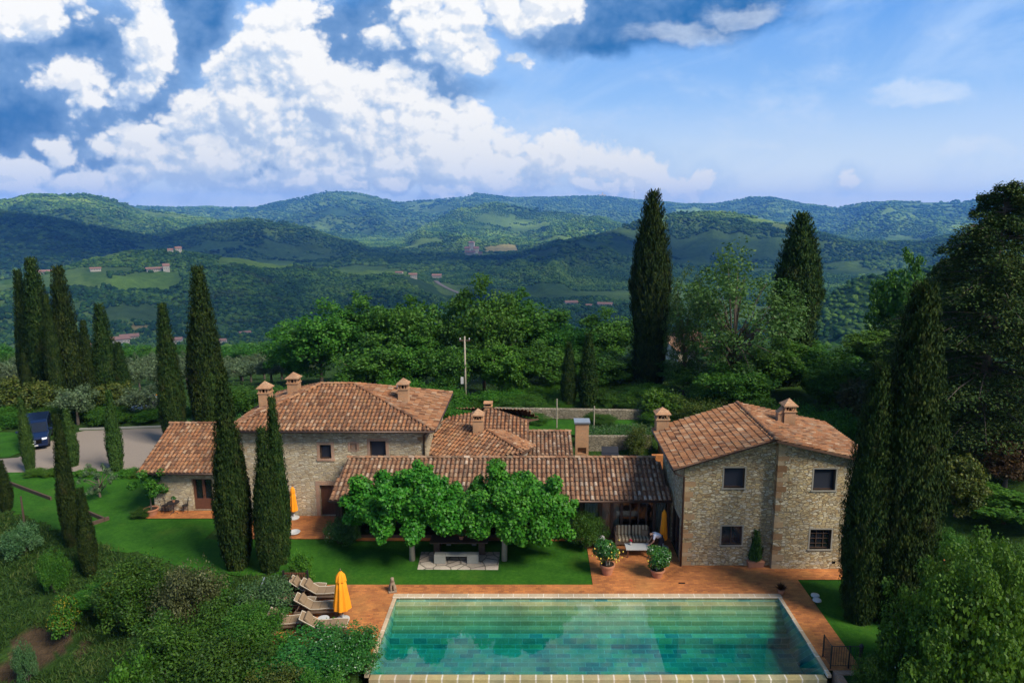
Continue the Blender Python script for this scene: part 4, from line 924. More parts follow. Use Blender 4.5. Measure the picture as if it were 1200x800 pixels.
b = MB(); b.obox((0,.18,1.22), (1.2,.08,.46), rx=-.35); b.build('lid', MT['screen'], bb)
for i in range(5): b = MB(); b.box(-.58+i*.24,-.40+i*.24,-.38,-.355,.72,.90); b.build('slat', MT['white'], bb)
for x_ in (-.55,.55):
    for y_ in (-.3,.3): b = MB(); b.box(x_-.03,x_+.03,y_-.03,y_+.03,0,.898); b.build('leg', MT['iron'], bb)
def rebase(t, p):
    t.location = p
    for ch in t.children: ch.location = (-p[0], -p[1], -p[2])
rebase(hs, (12,36.5,0)); rebase(fh, (-12.1,43.4,0)); rebase(an, (-20.6,43.3,0)); rebase(wg, (-1.9,37.9,0)); rebase(lk, (-3.6,42,0)); rebase(bk, (-3.2,46.3,0)); rebase(lw, (-.2,43.7,0)); rebase(pool, (2.45,27.8,-.1))

# ------------------------------------------------------------------ foliage
def unit(n):
    d = rng.normal(size=(n, 3)); return d / np.linalg.norm(d, axis=1, keepdims=True)
def leaf_quads(P, N, L, Wd, T=None):
    n = len(P); N = N / (np.linalg.norm(N, axis=1, keepdims=True) + 1e-9)
    if T is None: T = unit(n)
    T = T - N * (T * N).sum(1, keepdims=True); T /= np.linalg.norm(T, axis=1, keepdims=True) + 1e-9
    Sd = np.cross(N, T); L = np.asarray(L).reshape(-1, 1); Wd = np.asarray(Wd).reshape(-1, 1)
    V = np.stack([P - T * L * .5, P + Sd * Wd * .5 + N * Wd * .12, P + T * L * .5, P - Sd * Wd * .5 + N * Wd * .12], 1)
    return V.reshape(-1, 3)
def quads(n): return np.arange(n * 4).reshape(-1, 4)
def clumps(cs, rs, n, L, asp=.6, up=.55, flat=.85, shell=.55):
    cs = np.asarray(cs, float); rs = np.asarray(rs, float)
    cnt = np.maximum(8, (n * rs ** 2 / (rs ** 2).sum())).astype(int); idx = np.repeat(np.arange(len(cs)), cnt); m_ = len(idx)
    d = unit(m_); u = shell + (1 - shell) * rng.random(m_) ** .6
    u = u * (1 + .22 * fbm(d[:, 0] * 2.2 + idx * 3.1, d[:, 2] * 2.2 + d[:, 1] * 1.7 + idx * 1.3, 3))
    P = cs[idx] + d * (rs[idx] * u)[:, None] * np.array([1, 1, flat])
    N = d * .7 + np.array([0, 0, up]) + unit(m_) * .75
    s = L * (.65 + .7 * rng.random(m_))
    return leaf_quads(P, N, s, s * asp)
def make_tree(name, cr_V, mat, wood=None, wmat='bark', nominal=(1, 1), extra=()):
    t = bpy.data.objects.new(name, None); COL.objects.link(t)
    np_mesh('crown', cr_V, quads(len(cr_V) // 4), MT[mat], t)
    if wood: wood.build('trunk', MT[wmat], t, smooth=True)
    for nm, V, mm in extra: np_mesh(nm, V, quads(len(V) // 4), MT[mm], t)
    t['nw'], t['nh'] = nominal; t['used'] = 0
    return t
def lumps(cs, rs, k, r_):
    C, Q_ = [cs], [rs * .86]
    for _ in range(k):
        d = r_.normal(size=cs.shape); d[:, 2] += .3; d /= np.linalg.norm(d, axis=1, keepdims=True)
        C.append(cs + d * (rs * (.55 + .6 * r_.random(len(rs))))[:, None]); Q_.append(rs * (.30 + .32 * r_.random(len(rs))))
    return np.concatenate(C), np.concatenate(Q_)
def broad(name, w, h, mat, n=14000, L=.26, nc=46, trunk=.32, seed=1, wmat='bark', loose=0.0, low=.18, asp=.6):
    r_ = np.random.default_rng(seed); cs, rs = [], []
    a, c = w / 2, h * (1 - low) / 2; zc = h * low + c
    for k in range(nc):
        d = r_.normal(size=3); d /= np.linalg.norm(d); rad = (.30 + .62 * r_.random() ** .5)
        top = 1 + .16 * math.sin(d[0] * 3 + seed) 
        p = np.array([d[0] * a * rad, d[1] * a * rad, zc + d[2] * c * rad * top])
        rr = (.20 + .16 * r_.random()) * min(a, c) * (1.15 - .35 * rad) * (1 - .35 * loose)
        k_ = min(1, (a - abs(p[0])) / max(rr, .01)); cs.append(p); rs.append(rr)
    cs, rs = np.array(cs), np.array(rs)
    c2, r2_ = lumps(cs, rs, 4, r_); V = clumps(c2, r2_, n, L, asp, shell=.35)
    m_ = int(n * .16); d = r_.normal(size=(m_, 3)); d /= np.linalg.norm(d, axis=1, keepdims=True)
    if loose < .5:
        P = np.array([0, 0, zc]) + d * np.array([a, a, c]) * (.25 + .55 * r_.random((m_, 1)))
        V = np.concatenate([V, leaf_quads(P, d + unit(m_), L * 1.5 * np.ones(m_), L * 1.1 * np.ones(m_))])
    b = MB(); fork = h * low * 1.05
    b.tube([(0,0,-.4),(.03*h*.1,0,fork*.5),(0,.02,fork),(0.05,0,zc)], [trunk*.62,trunk*.5,trunk*.42,trunk*.2], 8)
    for k in range(0, nc, 2 if loose > .3 else 3):
        p = cs[k]; q0 = Vector((0, 0, fork + (zc - fork) * r_.random() * .7)); mid = q0.lerp(Vector(p), .5) + Vector((0, 0, .08 * h * (r_.random() - .2)))
        b.tube([q0, mid, Vector(p)], [trunk*.26, trunk*.15, trunk*.05], 5)
    return make_tree(name, V, mat, b, wmat, (w, h))
def cypress(name, w, h, mat='l_cyp', n=21000, seed=1, two=False, pw=1.28, L=.17, fat=.36):
    r_ = np.random.default_rng(seed)
    t = r_.random(n) ** .92; ang = r_.random(n) * 2 * math.pi
    prof = lambda t: np.where(t < fat, .60 + .40 * np.sin(t / fat * np.pi / 2), np.clip(1 - np.clip((t - fat) / (1.0 - fat), 0, 1) ** pw, 0, 1) ** 1.0 + .010)
    rib = 1 + .30 * fbm(ang * 1.9 + seed * 7 + np.sin(ang) * 1.2, t * h * .28 + seed, 3) + .26 * fbm(np.cos(ang) * 2.6 + seed, t * h * 1.1 + np.sin(ang) * 2.6, 3)
    rad = w / 2 * prof(t) * rib * (.78 + .30 * r_.random(n) ** .8)
    P = np.stack([np.cos(ang) * rad, np.sin(ang) * rad, t * h], -1)
    out = np.stack([np.cos(ang), np.sin(ang), np.zeros(n)], -1)
    N = out * 1.0 + unit(n) * .8 + np.array([0, 0, .12]); T = np.array([0, 0, 1.0]) + out * .22 + unit(n) * .20
    s = L * (.7 + .8 * r_.random(n)); V = leaf_quads(P, N, s * 2.0, s * .46, T)
    # feathery plumes breaking the outline
    m_ = int(n / 28); t2 = r_.random(m_) * .97 + .02; a2 = r_.random(m_) * 2 * math.pi; k = 9
    base = np.stack([np.cos(a2), np.sin(a2), np.zeros(m_)], -1)
    rr = w / 2 * prof(t2) * .93
    Pp = np.repeat(base * rr[:, None] + np.stack([0 * t2, 0 * t2, t2 * h], -1), k, 0); st = np.tile(np.arange(k) / k, m_)
    Pp = Pp + np.repeat(base, k, 0) * (st * .36 * w / 2)[:, None] + np.array([0, 0, 1]) * (st * L * 3.4)[:, None] + unit(m_ * k) * .05
    V = np.concatenate([V, leaf_quads(Pp, np.repeat(base, k, 0) + unit(m_ * k) * .6, L * 1.5 * np.ones(m_ * k), L * .6 * np.ones(m_ * k), np.array([0, 0, 1.0]) + unit(m_ * k) * .25)])
    tt = bpy.data.objects.new(name, None); COL.objects.link(tt)
    b = MB(); ts = np.linspace(.01, .93, 16); b.lathe([(max(.02, w / 2 * float(prof(np.array(q)))* .72), q * h) for q in ts], (0, 0, 0), 14)
    # inner mass of old foliage, part of the crown
    me_V = np.array(b.v); core = []
    for f_ in b.f:
        if len(f_) == 4: core += [me_V[i] for i in f_]
    V = np.concatenate([V, np.array(core)])
    np_mesh('crown', V, quads(len(V) // 4), MT[mat], tt)
    b = MB(); b.tube([(0, 0, -.6), (0, 0, .3), (0, 0, h * .5)], [.16, .13, .05], 7); b.build('trunk', MT['bark'], tt, smooth=True)
    tt['nw'], tt['nh'] = w, h; tt['used'] = 0
    return tt
def shrub(name, w, h, mat, n=5200, L=.13, nc=24, seed=1, extra=None, asp=.6, up=.55):
    r_ = np.random.default_rng(seed); cs, rs = [], []
    for k in range(nc):
        an_ = r_.random() * 6.283; rad = r_.random() ** .5; z = .22 + .66 * r_.random() * (1 - .45 * rad ** 2)
        cs.append((math.cos(an_) * rad * w * .36, math.sin(an_) * rad * w * .36, z * h * .84)); rs.append((.16 + .13 * r_.random()) * min(w, h))
    c2, r2_ = lumps(np.array(cs), np.array(rs), 3, r_); V = clumps(c2, r2_, n, L, asp, up, shell=.35)
    b = MB()
    for k in range(0, nc, 3): b.tube([(0, 0, -.25), Vector(cs[k]) * .5, cs[k]], [.045, .03, .012], 5)
    # twigs poking out
    m_ = n // 14; k = rng.integers(0, nc, m_); d = unit(m_); d[:, 2] = np.abs(d[:, 2]) + .3; d /= np.linalg.norm(d, axis=1, keepdims=True)
    P = np.array(cs)[k] + d * (np.array(rs)[k] * (1.0 + .35 * rng.random(m_)))[:, None]
    V = np.concatenate([V, leaf_quads(P, unit(m_) + d * .4, L * np.ones(m_), L * asp * np.ones(m_), d)])
    ex = []
    if extra:
        mm, cnt, sz = extra; k = rng.integers(0, nc, cnt); d = unit(cnt); d[:, 2] = np.abs(d[:, 2])
        P = np.array(cs)[k] + d * (np.array(rs)[k] * 1.03)[:, None]; ex = [('blossom', leaf_quads(P, d + unit(cnt) * .5, sz * np.ones(cnt), sz * .9 * np.ones(cnt)), mm)]
    return make_tree(name, V, mat, b, 'bark', (w, h), ex)
def fir(name, w, h, n=125000, seed=3):
    r_ = np.random.default_rng(seed); b = MB(); b.tube([(0,0,-.5),(.1,0,h*.4),(0,.1,h*.75),(0,0,h*.99)], [.42,.32,.18,.04], 9)
    Ps, Ns, Ts, Ls = [], [], [], []
    nb = 230
    for k in range(nb):
        t = .06 + .93 * (k / nb) ** .9; a = r_.random() * 6.283
        ln = w / 2 * (1 - t ** 3.2 * .86) * (.6 + .5 * r_.random()) * (1.12 if .2 < t < .6 else .95)
        z0 = t * h; dirv = np.array([math.cos(a), math.sin(a), .0]); side = np.array([-math.sin(a), math.cos(a), 0])
        droop = .20 * ln; pts = [dirv * ln * s + np.array([0, 0, z0 + .12 * ln * s - droop * s * s + .0]) for s in (0, .35, .7, 1)]
        b.tube([Vector(p) for p in pts], [.09, .06, .04, .015], 5)
        m_ = int(n / nb * (.4 + 1.0 * ln / (w / 2)))
        s = .18 + .85 * r_.random(m_) ** .8; sp = (1 - abs(s - .62)) * .34 * ln
        off = r_.normal(size=m_) * sp * .55
        C = dirv[None] * (ln * s)[:, None] + np.array([0, 0, 1])[None] * (z0 + .12 * ln * s - droop * s * s)[:, None] + side[None] * off[:, None]
        C[:, 2] -= np.abs(off) * .18; C[:, 2] += r_.normal(size=m_) * .16 - .12 * r_.random(m_)
        Ps.append(C); Ns.append(np.array([0, 0, 1.0]) + unit(m_) * .8); Ts.append(dirv[None] * .8 + side[None] * np.sign(off)[:, None] * .6 + unit(m_) * .5); Ls.append(.21 * (.6 + .8 * r_.random(m_)))
    P, N, T, Lq = map(np.concatenate, (Ps, Ns, Ts, Ls))
    return make_tree(name, leaf_quads(P, N, Lq, Lq * .5, T), 'l_fir', b, 'bark', (w, h))

PROT = {
 'cyp1': cypress('cypress', 2.0, 11, seed=1, n=42000, L=.115, pw=1.3, fat=.32), 'cyp2': cypress('cypress', 2.3, 11, seed=2, fat=.26, n=34000, L=.13), 'cyp3': cypress('cypress', 1.5, 10, seed=3, fat=.36, n=32000, L=.11, pw=1.3),
 'cypbig': cypress('cypress', 4.0, 18, seed=4, n=42000, L=.20, fat=.5, pw=1.9), 'cypfg': cypress('cypress', 2.7, 14, seed=6, n=80000, L=.115, fat=.42),
 'cypy': cypress('cypress', 1.0, 5.5, 'l_cyp_y', seed=5, n=12000, L=.085, fat=.36, pw=1.3),
 'br1': broad('broadleaf_tree', 8, 10, 'l_broad', seed=1), 'br2': broad('broadleaf_tree', 7, 10, 'l_broad', seed=2, nc=38), 'br3': broad('broadleaf_tree', 9, 9, 'l_broad', seed=5, nc=54),
 'lt1': broad('broadleaf_tree', 7, 8, 'l_light', seed=8, nc=40), 'fgr': broad('broadleaf_tree', 7.5, 7.5, 'l_light', n=70000, L=.125, seed=12, nc=80, low=.08, loose=.3),
 'sp1': broad('open_tree', 9, 12, 'l_sparse', n=11500, L=.22, seed=21, nc=96, loose=.85, low=.2, trunk=.28), 'ol1': broad('olive_tree', 4.5, 4.2, 'l_olive', n=6500, L=.16, seed=31, nc=30, low=.22, asp=.35, trunk=.3),
 'ol2': broad('olive_tree', 2.6, 2.6, 'l_olive', n=2200, L=.11, seed=33, nc=26, low=.30, asp=.4, loose=.8, trunk=.16),
 'fir': fir('fir_tree', 14, 20), 'rd': broad('russet_tree', 5, 5, 'l_red', n=7000, L=.2, seed=41, low=.1), 'gd': broad('golden_tree', 5, 5, 'l_gold', n=8000, L=.2, seed=43, low=.06), 'brn': broad('bronze_tree', 4, 6, 'l_brown', n=8000, L=.2, seed=44, low=.08),
 'sh1': shrub('shrub', 3, 2.6, 'l_bush', seed=51, n=16000, L=.085), 'sh2': shrub('shrub', 3, 2.4, 'l_bush', seed=52, n=15000, L=.095, asp=.38), 'sh3': shrub('shrub', 2.6, 2.2, 'l_hedge', seed=53, n=14000, L=.085),
 'shb': shrub('shrub', 2.6, 3, 'l_brown', seed=54, n=15000, L=.09), 'shs': shrub('shrub', 2.6, 2.0, 'l_sage', seed=55, n=11000, L=.085), 'shy': shrub('shrub', 2, 1.7, 'l_bush', seed=56, n=3600, extra=('l_yellow', 1500, .06)),
 'shl': shrub('shrub', 2.4, 2.2, 'l_light', seed=57, n=5500, L=.15), 'shw': shrub('shrub', 1.8, 1.5, 'l_bush', seed=58, n=3600, extra=('flower', 150, .09)), 'shg': shrub('shrub', 3, 2.8, 'l_gold', seed=59, n=13000, L=.09),
 'con': cypress('conifer', .62, 1.55, 'l_cyp_y', seed=60, n=2600, L=.08, fat=.12)}
def plant(key, px, pyt, wpx, Y, label, cat, group=None, zb=None, py_base=None, rz=None):
    top = gy(px, pyt, Y); depth = Y * math.cos(PITCH) - (top.z - H) * math.sin(PITCH)
    if py_base is not None: zb = gy(px, py_base, Y).z
    if zb is None: zb = tz(top.x, Y)
    p = PROT[key]; o = p if not p['used'] else copy_tree(p); p['used'] = 1
    h = max(.4, top.z - zb); w = wpx * depth / F
    o.location = (top.x, Y, zb); o.scale = (w / p['nw'], w / p['nw'], h / p['nh']); o.rotation_euler = (0, 0, random.random() * 6.28 if rz is None else rz)
    o['label'] = label; o['category'] = cat
    if 'group' in o: del o['group']
    if group: o['group'] = group
    return o
CG = 'cypresses round the gravel drive'; TG = 'trees in the belt behind the houses'; SG = 'shrubs on the bank below the lawn'; HG = 'shrubs bordering the far side of the drive'; OG = 'olive trees in the grove beyond the drive'
# cypresses
plant('cyp3', 20, 319, 20, 67, 'thin dark cypress pressed against the left side of the tallest cypress by the drive', 'cypress', CG)
plant('cyp1', 36, 305, 32, 66, 'tallest dark cypress of the far left clump behind the parked van', 'cypress', CG)
plant('cyp3', 53, 348, 16, 63, 'slim cypress squeezed between the two tallest cypresses behind the van', 'cypress', CG)
plant('cyp2', 67, 315, 33, 65, 'broad pointed cypress just right of the tallest one behind the van', 'cypress', CG)
plant('cyp3', 97, 377, 15, 66, 'small thin cypress standing alone between two broad cypresses on the left', 'cypress', CG)
plant('cyp2', 116, 358, 27, 67, 'short broad cone shaped cypress above the olives by the drive', 'cypress', CG)
plant('cyp3', 138, 402, 16, 67, 'low cypress leaning on the right flank of the short broad cone shaped one', 'cypress', CG)
plant('cyp3', 27, 415, 12, 62, 'tiny cypress spire at the foot of the far left cypress clump', 'cypress', CG)
plant('cyp1', 190, 358, 25, 53, 'blunt topped cypress at the right end of the gravel drive', 'cypress', CG)
plant('cyp1', 231, 315, 36, 56, 'tall cypress towering above the annex roof and the end of the drive', 'cypress', CG)
plant('cypy', 249, 440, 18, 47, 'yellow green young cypress just behind the annex roof', 'cypress', CG)
plant('cypy', 24, 468, 13, 47.2, 'leaning slender cypress in front of the left side of the van', 'cypress', CG, zb=0)
plant('cypy', 77, 480, 15, 48.2, 'slender young cypress on the verge right of the van', 'cypress', CG, zb=0)
plant('cypy', 127, 460, 16, 47.3, 'slender cypress on the drive edge behind the small garden olive', 'cypress', CG, zb=0)
plant('cyp3', 66, 488, 18, 36.3, 'large nearer cypress on the lawn edge in front of the parked van', 'cypress', CG)
plant('cyp3', 94, 573, 17, 34.1, 'stubby cypress beside the timber edging on the left lawn', 'cypress', CG)
plant('cyp3', 0, 540, 14, 40.6, 'cypress cut by the left margin beside the drive', 'cypress', CG)
plant('cyp1', 260, 444, 36, 33.5, 'dark foreground cypress standing in front of the annex door', 'cypress', 'foreground cypresses left of the lawn', zb=0)
plant('cyp3', 318, 468, 22, 34.0, 'taller needle topped cypress of the pair before the farmhouse wall', 'cypress', 'foreground cypresses left of the lawn', zb=0)
plant('cyp1', 306, 503, 28, 33.2, 'shorter broader cypress of the pair before the farmhouse wall', 'cypress', 'foreground cypresses left of the lawn', zb=0)
plant('cyp3', 690, 392, 20, 59.5, 'ragged slim cypress rising beside the garden oven behind the wing', 'cypress', 'slim cypresses behind the upper lawn')
plant('cyp3', 667, 402, 16, 59.8, 'thinner pale cypress just left of the ragged one behind the garden oven', 'cypress', 'slim cypresses behind the upper lawn')
plant('cypbig', 766, 227, 41, 66, 'very tall dark cypress rising above the skyline left of the right stone house', 'cypress', 'tall cypresses breaking the skyline')
plant('cypbig', 940, 252, 48, 67, 'tall skyline cypress half wrapped by the open branched tree', 'cypress', 'tall cypresses breaking the skyline')
plant('cypfg', 1033, 428, 50, 28.9, 'left shorter one of two massive cypresses covering the right house corner', 'cypress', 'massive cypresses on the right lawn', zb=0)
plant('cypfg', 1085, 336, 74, 28.9, 'right taller one of two massive cypresses on the right lawn', 'cypress', 'massive cypresses on the right lawn', zb=0)
# belt of broadleaf trees behind the houses
for key, px, pyt, w, Y, lab in [
 ('br1', 372, 357, 104, 74, 'rounded dark green tree behind the left chimneys of the farmhouse'),
 ('br2', 428, 348, 96, 78, 'taller dark tree behind the ridge of the farmhouse roof'),
 ('br3', 486, 342, 112, 72, 'broad tree rising behind the right chimney of the farmhouse'),
 ('br1', 566, 331, 100, 70, 'tall tree right behind the wooden utility pole'),
 ('br2', 618, 344, 100, 74, 'lighter topped tree above the rear building'),
 ('br3', 662, 374, 84, 72, 'round tree behind the pair of slim cypresses'),
 ('br1', 712, 366, 84, 76, 'bushy tree filling the gap left of the very tall cypress'),
 ('br2', 738, 412, 62, 68, 'low dark tree at the foot of the very tall cypress'),
 ('br3', 818, 420, 100, 64, 'dense low tree behind the left chimney of the right house'),
 ('br1', 905, 398, 110, 62, 'dark tree mass right behind the ridge of the right house'),
 ('br2', 968, 405, 90, 60, 'dark tree behind the right chimney of the right house'),
 ('lt1', 1034, 386, 92, 66, 'bright yellow green tree between the right house and the massive cypresses'),
 ('lt1', 590, 404, 70, 65, 'light green tree low in the belt behind the rear building'),
 ('br3', 530, 400, 80, 66, 'wide low tree left of the utility pole foot'),
 ('br1', 430, 396, 96, 66, 'low spreading tree hugging the back of the farmhouse roof'),
 ('br3', 862, 424, 110, 57, 'dense dark tree right behind the peak of the right house roof'),
 ('br1', 996, 412, 92, 55, 'dense dark tree behind the right end of the right house roof'),
 ('br1', 700, 410, 80, 66, 'dense dark tree right of the slim cypresses'),
 ('lt1', 975, 430, 70, 56, 'fresh green tree just right of the right house chimney'),
 ('br1', 340, 380, 80, 80, 'dark round tree at the left end of the belt'),
 ('br3', 760, 420, 90, 72, 'dark tree behind the very tall cypress trunk'),
 ('br2', 860, 400, 90, 70, 'dark tree behind the open branched tree'),
 ('br1', 640, 402, 84, 66, 'dark spreading tree behind the slim cypresses'),
 ('br1', 480, 396, 90, 68, 'dark spreading tree behind the right chimney of the farmhouse'),
 ('br2', 1060, 300, 70, 70, 'loose branched tree beside the top of the huge fir'),
 ('br1', 1120, 430, 120, 58, 'shadowy tree under the huge fir on the right')]: plant(key, px, pyt, w, Y, lab, 'tree', TG)
plant('sp1', 866, 292, 168, 60, 'open branched olive green tree with bare limbs showing above the right house', 'tree', TG)
plant('sp1', 806, 318, 62, 63, 'sparse wispy tree leaning on the very tall cypress', 'tree', TG)
plant('fir', 1182, 212, 225, 46, 'huge dark fir tree filling the right edge above the hillside', 'fir tree')
plant('fir', 1120, 300, 150, 52, 'second fir with layered boughs half hidden behind the huge one', 'fir tree')
plant('brn', 1012, 440, 58, 52, 'bronze tinged slender tree right of the right house roof', 'tree', TG)
plant('rd', 1052, 470, 56, 54, 'russet leaved tree between the right house and the cypresses', 'tree', TG)
plant('gd', 1128, 530, 74, 39, 'golden green bush tree right of the massive cypresses', 'tree')
plant('rd', 1185, 510, 84, 42, 'dark russet tree under the fir at the right edge', 'tree')
plant('br2', 1180, 575, 110, 38, 'dark shaded tree low on the right bank behind the pale bush', 'tree')
# undergrowth in front of the belt
for key, px, pyt, w, Y, lab in [
 ('sh1', 398, 440, 60, 60, 'dark shrub just above the left slope of the farmhouse roof'), ('sh2', 500, 452, 60, 58, 'shrub below the belt of trees left of the utility pole'),
 ('sh2', 560, 466, 56, 60, 'shrub at the base of the utility pole'), ('sh1', 610, 462, 70, 59.5, 'dark shrub behind the rear building roof'),
 ('sh1', 650, 470, 50, 59.5, 'shrub against the garden wall left of the slim cypresses'), ('sh2', 728, 462, 60, 59.5, 'shrub against the garden wall right of the slim cypresses'),
 ('shl', 775, 452, 64, 57, 'pale green shrub below the very tall cypress'), ('shg', 832, 462, 76, 54, 'reddish green shrub behind the left slope of the right roof'),
 ('sh1', 890, 462, 70, 52, 'dark shrub just above the ridge of the right house'), ('shg', 748, 492, 34, 50.5, 'golden shrub beside the left chimney of the right house'),
 ('sh1', 985, 470, 70, 49, 'dark bush right of the chimney of the right house'), ('sh2', 460, 446, 70, 58.5, 'shrub just above the farmhouse ridge'), ('sh1', 530, 470, 60, 58, 'dark shrub left of the rear building roof'), ('sh1', 690, 470, 60, 61, 'dark shrub behind the slim cypresses'), ('sh1', 800, 470, 70, 58, 'dark shrub above the left slope of the right roof'), ('sh1', 590, 452, 84, 62, 'dark shrub under the belt right of the utility pole'), ('sh1', 640, 452, 84, 62.5, 'dark shrub under the belt left of the slim cypresses'), ('sh1', 715, 450, 84, 63, 'dark shrub under the belt right of the slim cypresses'), ('sh1', 755, 446, 70, 62, 'dark shrub under the belt at the very tall cypress foot'), ('sh1', 520, 446, 80, 62, 'dark shrub under the belt left of the utility pole'), ('sh1', 470, 436, 80, 63, 'dark shrub under the belt behind the farmhouse ridge'), ('sh1', 840, 440, 84, 57.5, 'dark shrub hiding the trunk of the open branched tree'), ('sh2', 700, 484, 46, 55.3, 'low shrub before the weathered garden wall'), ('sh1', 770, 480, 50, 55.2, 'shrub before the right end of the weathered garden wall'), ('sh2', 630, 484, 44, 55.8, 'low shrub before the left end of the weathered garden wall'), ('sh2', 860, 474, 60, 49, 'dark green shrub behind the peak of the right roof'), ('sh1', 940, 462, 70, 51, 'dark green shrub behind the right chimney of the right house'), ('sh2', 1040, 520, 70, 46, 'dark bush behind the left massive cypress')]: plant(key, px, pyt, w, Y, lab, 'shrub', 'undergrowth behind the houses')
# far side of the drive
for key, px, pyt, w, Y, lab in [
 ('gd', 14, 438, 60, 62, 'golden green tree at the left margin beyond the drive'), ('gd', 44, 444, 50, 61, 'orange tinged tree directly behind the van roof'),
 ('ol1', 86, 450, 52, 58.5, 'grey olive tree right of the van beyond the drive'), ('gd', 132, 446, 50, 62, 'yellowish tree under the short broad cypress'),
 ('ol1', 166, 450, 60, 60, 'grey olive tree left of the blunt topped cypress'), ('sh1', 100, 468, 50, 60.5, 'dark shrub under the grey olive right of the van'),
 ('sh1', 40, 470, 70, 62.5, 'dark shrub hiding behind the van'), ('sh2', 150, 478, 60, 60.5, 'low dark shrub on the far kerb of the drive'),
 ('sh1', 8, 474, 70, 59, 'dense dark shrub at the left margin beyond the drive'), ('sh1', 70, 470, 60, 59.5, 'dense dark shrub right behind the van'), ('sh1', 128, 474, 60, 59, 'dense dark shrub beyond the drive between the two olives'), ('sh2', 180, 474, 50, 59.5, 'dense shrub beyond the drive at the blunt topped cypress'), ('sh1', 210, 470, 40, 59, 'shrub between the blunt topped and the tall cypress')]: plant(key, px, pyt, w, Y, lab, 'shrub' if key[:2] == 'sh' else 'tree', HG)
for i, (px, w, lab) in enumerate([(275, 60, 'left section of the tall dark hedge behind the farmhouse chimney'), (312, 60, 'middle section of the tall dark hedge behind the farmhouse chimney'), (345, 56, 'right section of the tall dark hedge behind the farmhouse chimneys')]): plant('sh1', px, 443 + i * 2, w, 62, lab, 'hedge', 'hedge behind the farmhouse')
for px, lab in [(226, 'bright green low hedge clump behind the annex roof'), (258, 'bright green low hedge clump left of the farmhouse eave'), (282, 'bright green low hedge clump under the farmhouse left chimney')]: plant('sh3', px, 483, 34, 55, lab, 'hedge', 'low bright hedge behind the annex')
# olive grove and the wood edge beyond it
k = 0
for row, (Y, pyt) in enumerate([(84, 424), (96, 417), (108, 411)]):
    for px in range(150 + row * 14, 372, 33):
        k += 1; plant('ol1', px + random.uniform(-5, 5), pyt + random.uniform(-3, 4), 44 - row * 5, Y, 'silvery olive tree in the grove beyond the drive', 'olive tree', OG)
for Y, pyt in ((92, 420), (104, 414)):
    for px in (-30, 5, 130): plant('ol1', px, pyt + 2, 46, Y, 'silvery olive tree in the grove beyond the drive', 'olive tree', OG)
for px, pyt, w in [(-20,402,60),(20,408,60),(150,402,50),(178,404,50),(215,402,56),(268,404,50),(300,402,60),(338,404,60),(372,398,60),(120,408,50),(660,396,80),(770,400,70),(60,404,60)]:
    plant('br3', px, pyt, w, 132, 'dark green tree of the wood edge beyond the olive grove', 'tree', 'trees of the wood edge beyond the grove')
# pollarded planes over the stone table
def plane_tree(label, trunk_px, cl):
    base = gz(trunk_px, 656, .02); t = thing('plane_tree', label, 'plane tree', base, 0, 'pollarded plane trees over the table')
    cs, rs = [], []
    for (px, py, Y, r) in cl: p = gy(px, py + 3, Y); r *= .93; cs.append((p.x - base.x, p.y - base.y, p.z - base.z)); rs.append(r)
    cs, rs = np.array(cs), np.array(rs)
    c2, r2_ = lumps(cs, rs * 1.05, 6, np.random.default_rng(trunk_px)); V = np.concatenate([clumps(c2, r2_ * 1.12, 34000, .165, .8, .5, .9, .3), clumps(cs * np.array([.93, .93, .96]), rs * .8, 5000, .22, .9)])
    np_mesh('crown', V, quads(len(V) // 4), MT['l_plane'], t)
    b = MB(); b.tube([(0,0,-.3),(.02,0,.9),(0,0,2.1),(.03,.02,2.6)], [.17,.145,.16,.20], 10)
    for c, r in zip(cs, rs):
        c = Vector(c); b.tube([(0, 0, 2.35), Vector((c.x * .45, c.y * .45, 2.6 + (c.z - 2.6) * .35)), c], [.10, .075, .05], 6)
    b.build('trunk', MT['bark_pale'], t, smooth=True)
plane_tree('left pollarded plane tree with a dense bright crown over the stone table', 483,
  [(432,592,34.0,.78),(424,575,35.2,.80),(452,566,35.6,.85),(487,560,35.4,.85),(512,566,35.0,.72),(470,592,33.6,.85),(505,596,33.5,.85),(448,614,33.2,.72),(484,618,32.9,.72),(520,610,33.2,.72),(535,592,34.2,.72),(416,600,34.8,.6),(460,582,33.2,.7),(530,575,35.6,.6),(498,578,33.0,.66)])
plane_tree('right pollarded plane tree with lumpy crown reaching across the wing roof', 591,
  [(552,586,34.0,.78),(584,563,35.4,.85),(612,566,35.3,.92),(640,578,34.8,.80),(575,598,33.4,.82),(610,594,33.2,.90),(645,600,33.8,.82),(560,615,33.2,.72),(598,620,32.9,.72),(632,622,33.1,.74),(662,594,34.6,.58),(655,616,34.0,.60),(592,580,33.2,.7),(562,570,35.6,.5),(628,585,33.4,.7)])
